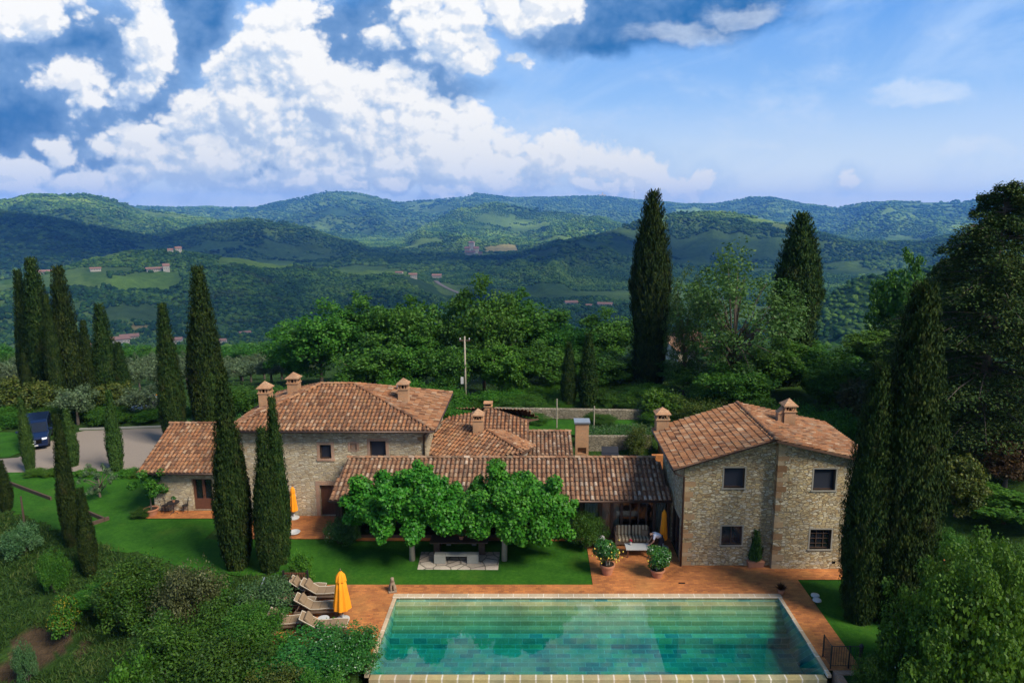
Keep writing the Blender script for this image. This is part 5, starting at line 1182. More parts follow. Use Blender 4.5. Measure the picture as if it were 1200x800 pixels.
# garden shrubs close to the houses
plant('sh1', 690, 594, 46, 35.6, 'rounded dark green shrub climbing the posts of the glazed wing', 'shrub', zb=.02)
plant('sh3', 398, 596, 42, 36.2, 'rounded shrub at the near corner of the farmhouse door', 'shrub', zb=.02)
plant('sh2', 166, 592, 26, 39.6, 'dark round bush beside the pot on the annex terrace', 'shrub', zb=.02)
plant('ol2', 113, 545, 52, 42.6, 'small spindly olive tree alone on the left lawn', 'olive tree', py_base=592)
plant('shl', 350, 640, 26, 31.9, 'light green hedge bush right of the cypress pair', 'shrub', zb=0)
plant('shb', 345, 662, 26, 31.4, 'small brownish bush at the foot of the cypress pair', 'shrub', zb=-.1)
for px, lab in [(40, 'grassy clump on the drive edge beside the leaning cypress'), (60, 'grassy clump on the drive edge below the van'), (150, 'grassy clump on the drive edge right of the small olive'), (166, 'grassy clump on the drive edge near the annex roof corner'), (100, 'grassy clump on the drive edge behind the small olive')]: plant('shl', px, 548, 24, 46.4, lab, 'plant', 'plants along the drive edge', zb=0)
# the bank below the lawn, bottom left
for key, px, pyt, w, Y, lab in [
 ('shb', 214, 634, 76, 30.0, 'tall bronze tipped shrub standing out in the middle of the bank'),
 ('sh1', 150, 648, 96, 31.0, 'green shrub along the lawn edge left of the bronze tipped one'),
 ('sh2', 112, 682, 60, 32.0, 'dark tangled shrub below the stubby cypress'),
 ('shy', 134, 672, 46, hit(134, 722).y - .6, 'broom bush with yellow flowers right of the tangled shrub'),
 ('shy', 72, 696, 38, hit(72, 742).y - .4, 'broom bush thick with yellow flowers above the bare soil'),
 ('sh2', 185, 714, 130, 26.0, 'large leafy shrub at the bottom of the bank under the bronze one'),
 ('sh1', 260, 690, 90, 28.0, 'mid green shrub below the dark foreground cypress'),
 ('shs', 303, 668, 84, 29.4, 'grey green shrub at the feet of the cypress pair'),
 ('sh2', 300, 706, 96, 26.6, 'bright bushy shrub left of the sun loungers'),
 ('sh3', 352, 742, 120, 25.6, 'glossy hedge below the loungers, left part'),
 ('sh3', 410, 735, 84, 25.4, 'glossy hedge touching the near left corner of the pool'),
 ('sh1', 265, 742, 130, 24.4, 'dark leafy shrub at the bottom edge right of the large leafy one'),
 ('shg', 318, 770, 80, 23.6, 'golden tipped shrub at the bottom edge below the loungers'),
 ('shl', 150, 752, 56, 24.6, 'light green shrub at the bottom edge beside the grassy slope'),
 ('sh2', 372, 778, 90, 23.2, 'dark shrub at the bottom edge against the pool wall'),
 ('sh1', 58, 636, 34, 33.4, 'wispy shrub at the foot of the large nearer cypress'),
 ('shs', 20, 606, 44, 36.4, 'pale wispy shrub near the left margin of the bank'),
 ('shs', 24, 738, 26, 28.5, 'grey dry shrub on the bare soil of the slope'),
 ('sh1', 232, 668, 70, 31.2, 'shrub tucked between the bronze one and the dark cypress')]: plant(key, px, pyt, w, Y, lab, 'shrub', SG)
# right foreground
plant('fgr', 1156, 640, 205, 23.0, 'big pale green leafy tree crown filling the bottom right corner', 'tree', zb=-5.0)
plant('shw', 1062, 762, 44, 23.8, 'small bush with white blossoms by the right lawn', 'shrub')
plant('sh1', 1034, 758, 62, 23.6, 'dark bush at the right end of the pool railing', 'shrub')
plant('sh2', 1118, 618, 60, 34, 'dark bush behind the small tile capped shelter', 'shrub')
plant('sh2', 1180, 630, 90, 31, 'shaded bush behind the pale leafy crown on the right', 'shrub')
PROT['con']['used'] = 1
for k_, p in list(PROT.items()):
    if not p['used']:
        print('unused', k_)
        for ch in list(p.children): bpy.data.objects.remove(ch)
        bpy.data.objects.remove(p); PROT.pop(k_)
for o in bpy.data.objects:
    for kk in ('nw', 'nh', 'used'):
        if kk in o: del o[kk]
# rough grass on the bank: tufts of blades, nobody could count them
n = 26000; gx = rng.uniform(-40, -11, n); gy_ = rng.uniform(22, 45, n); dd = plat_dist(gx, gy_); sl = np.hypot(gx - so_.x, (gy_ - so_.y) * 1.2)
k = (dd > .0) & (dd < 16) & (sl > 1.9 + fbm(gx, gy_, 3)); gx, gy_ = gx[k], gy_[k]; gzv = th(gx, gy_); m_ = len(gx); bl = 5
P = np.repeat(np.stack([gx, gy_, gzv], -1), bl, 0) + rng.normal(size=(m_ * bl, 3)) * np.array([.10, .10, .01]); hgt = (.14 + .30 * rng.random(m_ * bl) ** 2)
P[:, 2] += hgt * .4; T = np.array([0, 0, 1.0]) + unit(m_ * bl) * .55
V = leaf_quads(P, unit(m_ * bl), hgt, np.full(m_ * bl, .045), T)
kind(np_mesh('rough_grass', V, quads(len(V) // 4), MT['l_grass']), 'stuff')
n = 5200; gx = rng.uniform(3.2, 14, n); gy_ = rng.uniform(52.0, 54.6, n); P = np.stack([gx, gy_, np.full(n, 1.12) + .25 * rng.random(n) ** 2], -1)
V = leaf_quads(P, unit(n) + np.array([0, 0, .6]), np.full(n, .13), np.full(n, .08)); o = kind(np_mesh('flower_bank', V, quads(n), MT['l_sage']), 'stuff')
Z0 = .052
# ------------------------------------------------------------------ parasols (closed)
def parasol(label, p, h, w, z=Z0, base=True):
    t = thing('parasol', label, 'parasol', (p[0], p[1], z), 0, 'closed orange parasols')
    b = MB(); b.tube([(0,0,0),(0,0,h)], .022, 8); b.build('pole', MT['teak'], t, smooth=True)
    b = MB(); n = 40; prof = [(w*.98,h*.24),(w*.86,h*.40),(w*.66,h*.62),(w*.50,h*.80)]
    V = []
    for r, z_ in prof:
        for k in range(n):
            a = 2*math.pi*k/n; rr = r/2*(1+.16*math.cos(a*8)*(1-.3*z_/h))+.005*math.sin(a*3); V.append((rr*math.cos(a), rr*math.sin(a), z_+.02*math.cos(a*8)))
    F_ = [(i*n+k, i*n+(k+1)%n, (i+1)*n+(k+1)%n, (i+1)*n+k) for i in range(3) for k in range(n)]
    V.append((0,0,h*.82)); F_ += [(3*n+k, 3*n+(k+1)%n, len(V)-1) for k in range(n)]
    b.add(V, F_); b.build('canopy', MT['orange'], t, smooth=True)
    b = MB(); V = []
    for r, z_ in [(w*.62,h*.79),(w*.50,h*.89),(w*.10,h*.975)]:
        for k in range(n):
            a = 2*math.pi*k/n; rr = r/2*(1+.12*math.cos(a*8+.4)); V.append((rr*math.cos(a), rr*math.sin(a), z_))
    F_ = [(i*n+k, i*n+(k+1)%n, (i+1)*n+(k+1)%n, (i+1)*n+k) for i in range(2) for k in range(n)] + [tuple(2*n+k for k in range(n))]
    b.add(V, F_); b.build('vent_cap', MT['orange'], t, smooth=True)
    b = MB(); b.lathe([(.018,h*.97),(.035,h*.985),(.03,h*1.01),(.008,h*1.03)], seg=10); b.build('finial', MT['teak'], t, smooth=True)
    if base: b = MB(); b.lathe([(.30,0),(.30,.06),(.25,.09),(.05,.11),(.04,.28)], seg=20); b.build('base', MT['white'], t, smooth=False)
    return t
p_ = gz(402, 727, 0); parasol('closed orange parasol standing between the sun loungers by the pool', (p_.x, p_.y), 2.42, .76)
p_ = gz(777, 643, 0); parasol('slim closed orange parasol beside the glass door of the right house', (p_.x, p_.y), 2.30, .44)
p_ = gz(344, 609, 0); parasol('closed orange parasol against the farmhouse wall beside the cypress pair', (p_.x, p_.y + .15), 2.05, .46)

# ------------------------------------------------------------------ sun loungers, heads to the left
def lounger_mesh(t):
    W = .66; prof = [(1.05,.36),(.55,.40),(.15,.37),(-.22,.38),(-.62,.66),(-.92,.86)]
    def slab(b, pr, w0, th_, m=0):
        for (u0, z0), (u1, z1) in zip(pr[:-1], pr[1:]):
            b.add([(u0,-w0/2,z0),(u1,-w0/2,z1),(u1,w0/2,z1),(u0,w0/2,z0),(u0,-w0/2,z0+th_),(u1,-w0/2,z1+th_),(u1,w0/2,z1+th_),(u0,w0/2,z0+th_)], [(3,2,1,0),(4,5,6,7),(0,1,5,4),(1,2,6,5),(2,3,7,6),(3,0,4,7)], m)
    b = MB(); slab(b, prof[:4], W, .09); c_ = b.build('seat_cushion', MT['taupe'], t, bevel=.03)
    b = MB(); slab(b, prof[3:], W, .09); b.build('back_cushion', MT['taupe'], t, bevel=.03)
    b = MB()
    for s in (-1, 1): b.tube([(u, s*W/2, z+.085) for u, z in prof], .016, 6)
    b.tube([(1.05,-W/2,.44),(1.05,W/2,.44)], .016, 6); b.tube([(-.92,-W/2,.945),(-.92,W/2,.945)], .016, 6); b.build('piping', MT['piping'], c_)
    b = MB(); b.obox((-.60,0,.80), (.14,.62,.34), ry=-.62+math.pi/2*0); b.build('head_pillow', MT['taupe'], t, bevel=.05)
    b = MB()
    for s in (-1, 1): b.box(-.95,1.05,s*W/2-.03,s*W/2+.03,.27,.345)
    for u in (1.0,.5,0,-.5,-.9): b.box(u-.03,u+.03,-W/2+.03,W/2-.03,.28,.34)
    b.obox((-.72,0,.60), (.05,.5,.5), ry=.5); b.build('frame', MT['teak'], t)
    for u in (.9,-.8):
        for s in (-1,1): b = MB(); b.box(u-.035,u+.035,s*W/2-.035,s*W/2+.035,0,.268); b.build('leg', MT['teak'], t)
for i, ((px, py), lab, rz) in enumerate([((379,738),'sun lounger nearest the hedge with taupe cushion', 6), ((372,716),'middle sun lounger directly left of the orange parasol', 4), ((378,698),'furthest sun lounger beside the lawn edge', 3)]):
    p_ = gz(px, py, .2)
    if i == 0: lg = thing('sun_lounger', lab, 'sun lounger', (p_.x, p_.y, Z0), R(rz), 'sun loungers by the pool'); lounger_mesh(lg); o = lg
    else: o = copy_tree(lg); o.location = (p_.x, p_.y, Z0); o.rotation_euler = (0,0,R(rz)); o['label'] = lab
for i, ((px, py), lab) in enumerate([((341,733),'partly hidden lounger behind the nearest one beside the steps'),((351,711),'partly hidden lounger behind the middle one'),((364,694),'partly hidden lounger behind the furthest one')]):
    p_ = gz(px, py, .2); o = copy_tree(lg); o.location = (p_.x - .15, p_.y + .02, Z0); o.scale = (.8, .98, .96); o.rotation_euler = (0,0,R((6,4,3)[i])); o['label'] = lab
p_ = gz(379, 726, .4); st = thing('side_table', 'small round pale side table between the two nearer sun loungers', 'side table', (p_.x, p_.y, Z0))
b = MB(); b.lathe([(.26,.40),(.26,.43)], seg=20); b.build('tabletop', MT['white'], st); b = MB(); b.lathe([(.17,0),(.16,.03),(.025,.06),(.025,.399)], seg=14); b.build('pedestal', MT['iron'], st)

# ------------------------------------------------------------------ steps and railing left of the loungers, railing at the right end of the pool
sp = thing('garden_steps', 'dark garden steps with slatted timber railing descending behind the sun loungers', 'steps', (-11.9, 29.4, 0))
for i in range(6): b = MB(); b.box(-.95,.25,-.9-.34*i+1.2,-.9-.34*i+1.54,-2.5,-.03-.2*i); b.build('step', MT['timber'], sp, bevel=.01)
for s in (-1, .27):
    b = MB(); b.tube([(s,1.3,1.0),(s,-.9,-.2+.3)], .025, 6); b.tube([(s,1.3,-.2),(s,1.3,1.0)], .03, 6); b.tube([(s,-.9,-1.6),(s,-.9,.12)], .03, 6); b.build('handrail', MT['steel'] if s < 0 else MT['iron'], sp)
fn = thing('timber_fence', 'short slatted brown fence at the head of the dark garden steps', 'fence', (-11.2, 31.3, .05))
for i in range(9): b = MB(); b.box(-.95+i*.115,-.90+i*.115,-.02,.02,.06,.86); b.build('slat', MT['wood_red'], fn)
for z in (.08,.78): b = MB(); b.box(-.98,.10,.021,.055,z,z+.06); b.build('rail', MT['wood_red'], fn)
for x_ in (-1.02,.14): b = MB(); b.box(x_-.04,x_+.04,-.04,.04,-.1,.98); b.build('post', MT['iron'], fn)
rl = thing('pool_railing', 'dark iron railing with thin bars at the near right end of the pool terrace', 'railing', (11.82, 25.28, .05))
for (x_, y_) in ((0,.75),(0,0),(.72,0)): b = MB(); b.box(x_-.022,x_+.022,y_-.022,y_+.022,0,1.0); b.build('post', MT['iron'], rl)
b = MB(); b.lathe([(.06,0),(.06,.85),(.085,.9),(.085,1.0),(.03,1.08)], (1.18,0,0), 10); b.build('post', MT['iron'], rl)
b = MB(); b.tube([(0,.75,.97),(0,0,.97),(1.18,0,.97)], .018, 6); b.tube([(0,.75,.12),(0,0,.12),(1.18,0,.12)], .014, 6); b.build('handrail', MT['iron'], rl)
for i in range(1, 12):
    if i != 7: b = MB(); b.tube([(i*.1,0,.13),(i*.1,0,.96)], .009, 5); b.build('bar', MT['iron'], rl)
for i in range(1, 7): b = MB(); b.tube([(0,i*.107,.13),(0,i*.107,.96)], .009, 5); b.build('bar', MT['iron'], rl)
s2 = thing('stone_steps', 'pale stone steps going down below the iron railing at the right end of the pool', 'steps', (12.4, 24.6, 0))
for i in range(4): b = MB(); b.box(-.25,.55,.25-.33*(i+1),.25-.33*i,-2.4,-.38-.18*i); b.build('tread', MT['stonebench'], s2, bevel=.015)
b = MB(); b.box(-.5,-.26,-1.6,.28,-2.4,.045); b.build('side_wall', MT['brick'], s2)

# ------------------------------------------------------------------ stone table under the planes
o = MB(); pv_ = [(-6.12,33.25),(-1.95,33.22),(-1.93,35.1),(-6.2,35.12)]
kind(MB().prism([(p[0] + random.uniform(-.03,.03), p[1]) for p in pv_], -.1, .06).build('stone_paving', MT['slab'], bevel=.02), 'structure')
tb = thing('dining_table', 'long dark table on the paving under the plane trees', 'table', (-4.1, 35.1, .06))
b = MB(); b.box(-1.55,1.55,-.5,.5,.70,.78); b.build('tabletop', MT['wood'], tb, bevel=.01)
for x_ in (-1.2,1.2): b = MB(); b.box(x_-.16,x_+.16,-.36,.36,0,.698); b.build('trestle', MT['wood'], tb)
bn = thing('stone_bench', 'pale stone block bench with weathered planks in front of the dark table', 'bench', (-4.15, 34.0, .06), 0, 'benches at the stone table')
for x_ in (-.86,.86): b = MB(); b.box(x_-.30,x_+.30,-.22,.22,0,.46); b.build('block', MT['stonebench'], bn, bevel=.02)
for y_ in (-.12,.12): b = MB(); b.box(-.555,.555,y_-.09,y_+.09,.40,.46); b.build('plank', MT['stonebench'], bn, bevel=.008)
b2 = thing('stone_bench', 'pale narrow bench behind the dark table half hidden by leaves', 'bench', (-4.1, 36.0, .03), 0, 'benches at the stone table')
b = MB(); b.box(-1.0,1.0,-.18,.18,.42,.50); b.build('plank', MT['stonebench'], b2, bevel=.01)
for x_ in (-.7,.7): b = MB(); b.box(x_-.12,x_+.12,-.15,.15,0,.418); b.build('block', MT['stonebench'], b2)
tp = thing('table_plant', 'small leafy potted plant in the middle of the dark table', 'potted plant', (-4.0, 35.0, .842))
b = MB(); b.lathe([(.10,0),(.14,.16),(.15,.20),(.13,.20),(.12,.17)], seg=14); b.build('pot', MT['pot'], tp)
V = clumps([(0,0,.36),(.10,0,.30),(-.10,.05,.30)], [.18,.14,.14], 420, .09); np_mesh('foliage', V, quads(len(V)//4), MT['l_hedge'], tp)

# ------------------------------------------------------------------ terrace by the glazed wing
sf = thing('striped_sofa', 'garden sofa with beige and brown striped cushions in front of the glass wing', 'sofa', (5.33, 36.15, Z0))
b = MB(); b.box(-.98,.98,-.42,.42,.10,.26); b.box(-.98,.98,.36,.43,.26,.80); b.box(-.98,-.90,-.42,.36,.26,.62); b.box(.90,.98,-.42,.36,.26,.62); b.build('frame', MT['teak'], sf, bevel=.01)
for x_ in (-.9,.9):
    for y_ in (-.36,.36): b = MB(); b.box(x_-.04,x_+.04,y_-.04,y_+.04,0,.098); b.build('leg', MT['teak'], sf)
for s in (-1,1):
    b = MB(); b.box(s*.45-.435,s*.45+.435,-.42,.20,.262,.43); b.build('seat_cushion', MT['stripe'], sf, bevel=.04)
    b = MB(); b.obox((s*.45,.25,.67), (.86,.17,.52), rx=-.18); b.build('back_cushion', MT['stripe'], sf, bevel=.05)
b = MB(); b.obox((.70,.06,.56), (.38,.13,.34), rx=-.3, rz=-.35); b.build('scatter_cushion', MT['taupe'], sf, bevel=.05)
ct = thing('coffee_table', 'low table with a pale stone top before the striped sofa', 'coffee table', (5.45, 34.75, Z0))
b = MB(); b.box(-.68,.62,-.36,.36,.44,.50); b.build('tabletop', MT['white'], ct, bevel=.008)
for x_ in (-.58,.52):
    for y_ in (-.28,.28): b = MB(); b.box(x_-.035,x_+.035,y_-.035,y_+.035,0,.438); b.build('leg', MT['wood_red'], ct)
vs = thing('flower_vase', 'small white vase with a red flower on the pale coffee table', 'vase', (5.07, 34.92, .556))
b = MB(); b.lathe([(.05,0),(.075,.06),(.06,.12),(.045,.15)], seg=14); b.build('vase', MT['white'], vs, smooth=True)
b = MB()
for k in range(7): a = k*.9; b.lathe([(.0,-.035),(.04,-.01),(.035,.02),(.005,.035)], (.06*math.cos(a),.06*math.sin(a),.22+.03*(k%3)), 8)
b.build('bloom', simple('red petals', (.35,.015,.03), .7, .2), vs, smooth=True)
for i, (x_, lab) in enumerate([(3.28, 'left one of two pale scroll backed garden chairs behind the lemon pot'), (3.62, 'right one of two pale scroll backed garden chairs behind the lemon pot')]):
    if i == 0:
        cn = thing('garden_chair', lab, 'chair', (x_, 35.55, Z0), R(200), 'pale chairs behind the lemon pot'); b = MB(); b.lathe([(.02,.40),(.17,.41),(.18,.45),(.16,.47)], seg=16); b.build('seat', MT['white'], cn)
        b = MB(); V = [(.17*math.cos(t), .17+.03*math.sin(t*2), .62+.22*math.sin(t)) for t in [2*math.pi*k/16 for k in range(16)]]
        b.add(V + [(v[0], v[1]+.03, v[2]) for v in V], [tuple(range(15,-1,-1)), tuple(range(16,32))] + [(k,(k+1)%16,16+(k+1)%16,16+k) for k in range(16)]); b.build('backrest', MT['white'], cn)
        for a in (.8,2.4,3.9,5.5): b = MB(); b.tube([(.13*math.cos(a),.13*math.sin(a),.41),(.17*math.cos(a),.17*math.sin(a),0)], .014, 6); b.build('leg', MT['iron'], cn)
    else: o = copy_tree(cn); o.location = (x_, 35.5, Z0); o.rotation_euler = (0,0,R(165)); o['label'] = lab
def potted(name, label, p, pr, ph, cr, cz, mat, lemons=0, trunks=3):
    t = thing(name, label, 'potted plant', (p[0], p[1], Z0), 0)
    b = MB(); b.lathe([(pr*.66,0),(pr*.80,ph*.35),(pr*.95,ph*.8),(pr*1.08,ph*.82),(pr*1.08,ph),(pr*.94,ph),(pr*.92,ph-.09)], seg=24); pt = b.build('pot', MT['pot'], t, smooth=False)
    b = MB(); b.lathe([(.0,ph-.07),(pr*.925,ph-.06)], seg=20); b.build('soil', MT['soil'], pt)
    b = MB()
    for k in range(trunks): a = k*2.1; b.tube([(.08*math.cos(a),.08*math.sin(a),ph-.1),(.14*math.cos(a),.14*math.sin(a),ph+cr*.6),(.3*cr*math.cos(a),.3*cr*math.sin(a),cz)], [.035,.028,.015], 6)
    b.build('stem', MT['bark_pale'], t)
    dv = unit(26); dv[:, 2] = dv[:, 2] * .8 + .12; cs = dv * (cr * rng.uniform(.35, .66, (26, 1))) + np.array([0, 0, cz]); V = clumps(cs, cr * rng.uniform(.26, .38, 26), 3600, .11, .5)
    np_mesh('foliage', V, quads(len(V)//4), MT[mat], t)
    for k in range(lemons):
        d = Vector((random.gauss(0,1), random.gauss(0,1)-.8, random.gauss(0,.7))).normalized()*cr*random.uniform(.75,.98); b = MB(); b.lathe([(.0,-.05),(.035,-.02),(.035,.02),(.0,.05)], (d.x,d.y,cz+d.z), 8); b.build('lemon', MT['lemon'], t, smooth=True)
    return t
p_ = gz(711.5, 673, 0); potted('lemon_pot', 'lemon tree with yellow fruit in a large terracotta pot at the lawn corner', (p_.x, p_.y), .36, .55, .84, 1.2, 'l_hedge', 22)
p_ = gz(770, 676, 0); potted('citrus_pot', 'bushy green citrus in a wide shadowed terracotta pot in front of the person', (p_.x, p_.y), .36, .42, .90, 1.0, 'l_hedge', 2)
p_ = gz(884, 663, 0); cp = thing('conifer_planter', 'small cone shaped conifer in a terracotta trough against the right house wall', 'potted plant', (p_.x, p_.y - .08, Z0))
b = MB(); b.add([(-.38,-.20,0),(.38,-.20,0),(.38,.20,0),(-.38,.20,0),(-.44,-.24,.34),(.44,-.24,.34),(.44,.24,.34),(-.44,.24,.34)], [(3,2,1,0),(4,5,6,7),(0,1,5,4),(1,2,6,5),(2,3,7,6),(3,0,4,7)]); b.build('trough', MT['pot'], cp, bevel=.02)
cc = PROT['con']; 
for ch in list(cc.children): ch.parent = cp; ch.location = (0, 0, .335); ch.name = 'conifer' if ch.name.startswith('crown') else 'stem'
bpy.data.objects.remove(cc)
MT['dogstone'] = simple('weathered brown stone', (.24,.17,.11), .95, .1, .4, 14, bs=.5)
p_ = gz(460, 693, 0); dg = thing('stone_dog', 'weathered stone figure of a sitting dog on the paving at the far left pool corner', 'statue', (p_.x, p_.y, Z0), R(15))
b = MB(); b.box(-.20,.20,-.22,.22,0,.07); b.build('plinth', MT['dogstone'], dg, bevel=.015)
me = bpy.data.meshes.new('dog'); pts = [(0,.10,.22),(0,.02,.42),(0,-.07,.56),(0,-.10,.68),(0,-.22,.66),(.07,-.13,.36),(.08,-.15,.09),(-.07,-.13,.36),(-.08,-.15,.09),(.12,.06,.16),(.13,-.08,.10),(-.12,.06,.16),(-.13,-.08,.10),(.07,-.07,.74),(-.07,-.07,.74),(.03,.22,.10)]
ed = [(0,1),(1,2),(2,3),(3,4),(1,5),(5,6),(1,7),(7,8),(0,9),(9,10),(0,11),(11,12),(3,13),(3,14),(0,15)]; rad = [.13,.13,.09,.09,.05,.055,.045,.055,.045,.08,.045,.08,.045,.03,.03,.03]
me.from_pydata(pts, ed, []); me.materials.append(MT['dogstone']); d_ = bpy.data.objects.new('figure', me); COL.objects.link(d_); d_.parent = dg
md = d_.modifiers.new('skin', 'SKIN'); 
for v, r_ in zip(me.skin_vertices[0].data, rad): v.radius = (r_, r_)
me.skin_vertices[0].data[0].use_root = True; d_.modifiers.new('sub', 'SUBSURF').render_levels = 2; md.use_smooth_shade = True
p_ = gz(915, 696, 0); ag = thing('spiky_pot', 'small spiky dry plant in a low pot at the far right pool corner', 'potted plant', (p_.x, p_.y, Z0))
b = MB(); b.lathe([(.12,0),(.17,.14),(.18,.2),(.15,.2)], seg=16); b.build('pot', MT['pot'], ag)
n = 260; d = unit(n); d[:, 2] = np.abs(d[:, 2]) + .5; d /= np.linalg.norm(d, axis=1, keepdims=True); L_ = rng.uniform(.22, .42, n); V = leaf_quads(d * L_[:, None] * .5 + np.array([0, 0, .18]), np.cross(d, unit(n)), L_, np.full(n, .03), d); np_mesh('foliage', V, quads(n), MT['l_red'], ag)
p_ = gz(957, 708, 0)
for i, (dx, dy_, lab) in enumerate([(0,0,'nearer of two low pale path lights on the right lawn'),(.08,.42,'further of two low pale path lights on the right lawn')]):
    if i == 0:
        pl0 = thing('path_light', lab, 'path light', (p_.x, p_.y, .02), 0, 'path lights on the right lawn'); b = MB(); b.lathe([(.03,0),(.03,.16)], seg=8); b.build('stem', MT['iron'], pl0); b = MB(); b.lathe([(.05,.16),(.20,.19),(.19,.24),(.06,.28)], seg=16); b.build('cap', MT['white'], pl0)
    else: o = copy_tree(pl0); o.location = (p_.x + dx, p_.y + dy_, .02); o['label'] = lab
dr_ = MB(); dr_.box(-.16,.16,-.05,.05,0,.012); p_ = gz(799, 684, 0); o = dr_.build('floor_drain', MT['dark'], loc=(p_.x, p_.y, .053)); tag(o, 'small dark drain grate let into the terracotta paving', 'drain')

# ------------------------------------------------------------------ person bending over the coffee table
pr = thing('person', 'person with dark hair in a white shirt bending over the coffee table', 'person', (6.52, 34.85, Z0))
def skin_body(name, pts, ed, rad, mat, parent, root=0):
    me = bpy.data.meshes.new(name); me.from_pydata(pts, ed, []); me.materials.append(mat); o = bpy.data.objects.new(name, me); COL.objects.link(o); o.parent = parent
    m_ = o.modifiers.new('skin', 'SKIN'); m_.use_smooth_shade = True
    if not me.skin_vertices: pass
    for v, r_ in zip(me.skin_vertices[0].data, rad): v.radius = r_ if isinstance(r_, tuple) else (r_, r_)
    me.skin_vertices[0].data[root].use_root = True; s_ = o.modifiers.new('sub', 'SUBSURF'); s_.levels = 1; s_.render_levels = 2
    return o
# faces -X, hips back at +X, trunk pitched forward; one continuous body, clothing over it
bp = [(.18,0,.90),(.02,0,1.06),(-.16,0,1.15),(-.28,0,1.17),(-.36,0,1.15),(-.47,0,1.12),
      (.17,.10,.86),(.10,.11,.48),(.20,.11,.08),(.06,.12,.04),(.17,-.10,.86),(.12,-.11,.48),(.22,-.11,.08),(.08,-.12,.04),
      (-.22,.19,1.12),(-.27,.26,.86),(-.42,.20,.66),(-.52,.17,.60),(-.22,-.19,1.12),(-.28,-.26,.86),(-.43,-.20,.66),(-.53,-.17,.60)]
be = [(0,1),(1,2),(2,3),(3,4),(4,5),(0,6),(6,7),(7,8),(8,9),(0,10),(10,11),(11,12),(12,13),(2,14),(14,15),(15,16),(16,17),(2,18),(18,19),(19,20),(20,21)]
br_ = [(.13,.15),(.12,.14),(.12,.16),.055,.08,.085,.085,.062,.042,.04,.085,.062,.042,.04,.055,.042,.032,.03,.055,.042,.032,.03]
skin_body('body', bp, be, br_, MT['skin'], pr)
skin_body('shirt', [(.12,0,.95),(.02,0,1.065),(-.16,0,1.155),(-.25,0,1.165),(-.22,.19,1.12),(-.26,.25,.93),(-.22,-.19,1.12),(-.27,-.25,.93)], [(0,1),(1,2),(2,3),(2,4),(4,5),(2,6),(6,7)], [(.15,.17),(.14,.16),(.14,.18),.075,.075,.062,.075,.062], MT['shirt'], pr)
skin_body('trousers', [(.19,0,.90),(.17,.10,.86),(.10,.11,.48),(.20,.11,.12),(.17,-.10,.86),(.12,-.11,.48),(.22,-.11,.12)], [(0,1),(1,2),(2,3),(0,4),(4,5),(5,6)], [(.145,.17),.10,.078,.06,.10,.078,.06], MT['trouser'], pr)
skin_body('hair', [(-.38,0,1.19),(-.47,0,1.20),(-.41,0,1.10)], [(0,1),(0,2)], [.125,.11,.11], MT['hair'], pr)
for s in (-1, 1):
    b = MB()
    for k in range(5):
        y_ = s*.17 + (k-2)*.018; ln = (.045,.07,.08,.072,.05)[k]
        if k == 0: b.tube([(-.52,s*.13,.60),(-.55,s*.115,.585),(-.58,s*.12,.565)], [.011,.010,.008], 6)
        else: b.tube([(-.53,y_,.598),(-.53-ln*.6,y_,.588),(-.53-ln,y_,.562)], [.010,.009,.007], 6)
    b.build('fingers', MT['skin'], pr, smooth=True)
b = MB()
b.lathe([(.0,-.022),(.016,-.01),(.012,.012),(.0,.02)], (-.555,0,1.10), 8); b.build('nose', MT['skin'], pr, smooth=True)
for s in (-1,1): b = MB(); b.lathe([(.0,-.010),(.011,0),(.0,.010)], (-.545,s*.032,1.125), 8); b.build('eye', MT['hair'], pr, smooth=True); b = MB(); b.lathe([(.0,-.03),(.02,0),(.0,.03)], (-.44,s*.092,1.12), 8); b.build('ear', MT['skin'], pr, smooth=True)

# ------------------------------------------------------------------ annex terrace: table, chairs, potted tree
p_ = gz(204.5, 602, 0); bt = thing('bistro_table', 'round dark bistro table against the annex wall', 'table', (p_.x, p_.y - .05, .062))
b = MB(); b.lathe([(.36,.70),(.36,.73)], seg=22); b.build('tabletop', MT['iron'], bt); b = MB(); b.tube([(0,0,.05),(0,0,.70)], .022, 7)
for a in (0,2.1,4.2): b.tube([(0,0,.16),(.26*math.cos(a),.26*math.sin(a),0)], .014, 6)
b.build('pedestal', MT['iron'], bt)
tp2 = copy_tree(tp); tp2.location = (p_.x + .02, p_.y, .793); tp2.scale = (.7,.7,.7); tp2['label'] = 'tiny potted plant on the dark bistro table by the annex'
def bistro(label, x_, y_, rz, first=[None]):
    if first[0] is None:
        t = thing('bistro_chair', label, 'chair', (x_, y_, .062), rz, 'bistro chairs by the annex'); first[0] = t
        b = MB(); b.lathe([(.19,.43),(.19,.455)], seg=18); b.build('seat', MT['iron'], t)
        for a in (.8,2.35,3.9,5.5): b = MB(); b.tube([(.15*math.cos(a),.15*math.sin(a),.43),(.19*math.cos(a),.19*math.sin(a),0)], .012, 6); b.build('leg', MT['iron'], t)
        b = MB(); b.tube([(-.17,.12,.44),(-.18,.2,.85),(0,.23,.93),(.18,.2,.85),(.17,.12,.44)], .013, 6); b.tube([(-.18,.19,.68),(.18,.19,.68)], .011, 6); b.build('backrest', MT['iron'], t)
    else: t = copy_tree(first[0]); t.location = (x_, y_, .062); t.rotation_euler = (0,0,rz); t['label'] = label
bistro('dark bistro chair on the left of the annex table beside the big pot', p_.x - .62, p_.y + .12, R(70)); bistro('dark bistro chair on the right of the annex table by the door', p_.x + .62, p_.y + .15, R(-70))
p_ = gz(178, 604, 0); at = thing('potted_tree', 'small leafy tree in a low terracotta pot at the annex corner', 'potted plant', (p_.x, p_.y, .062))
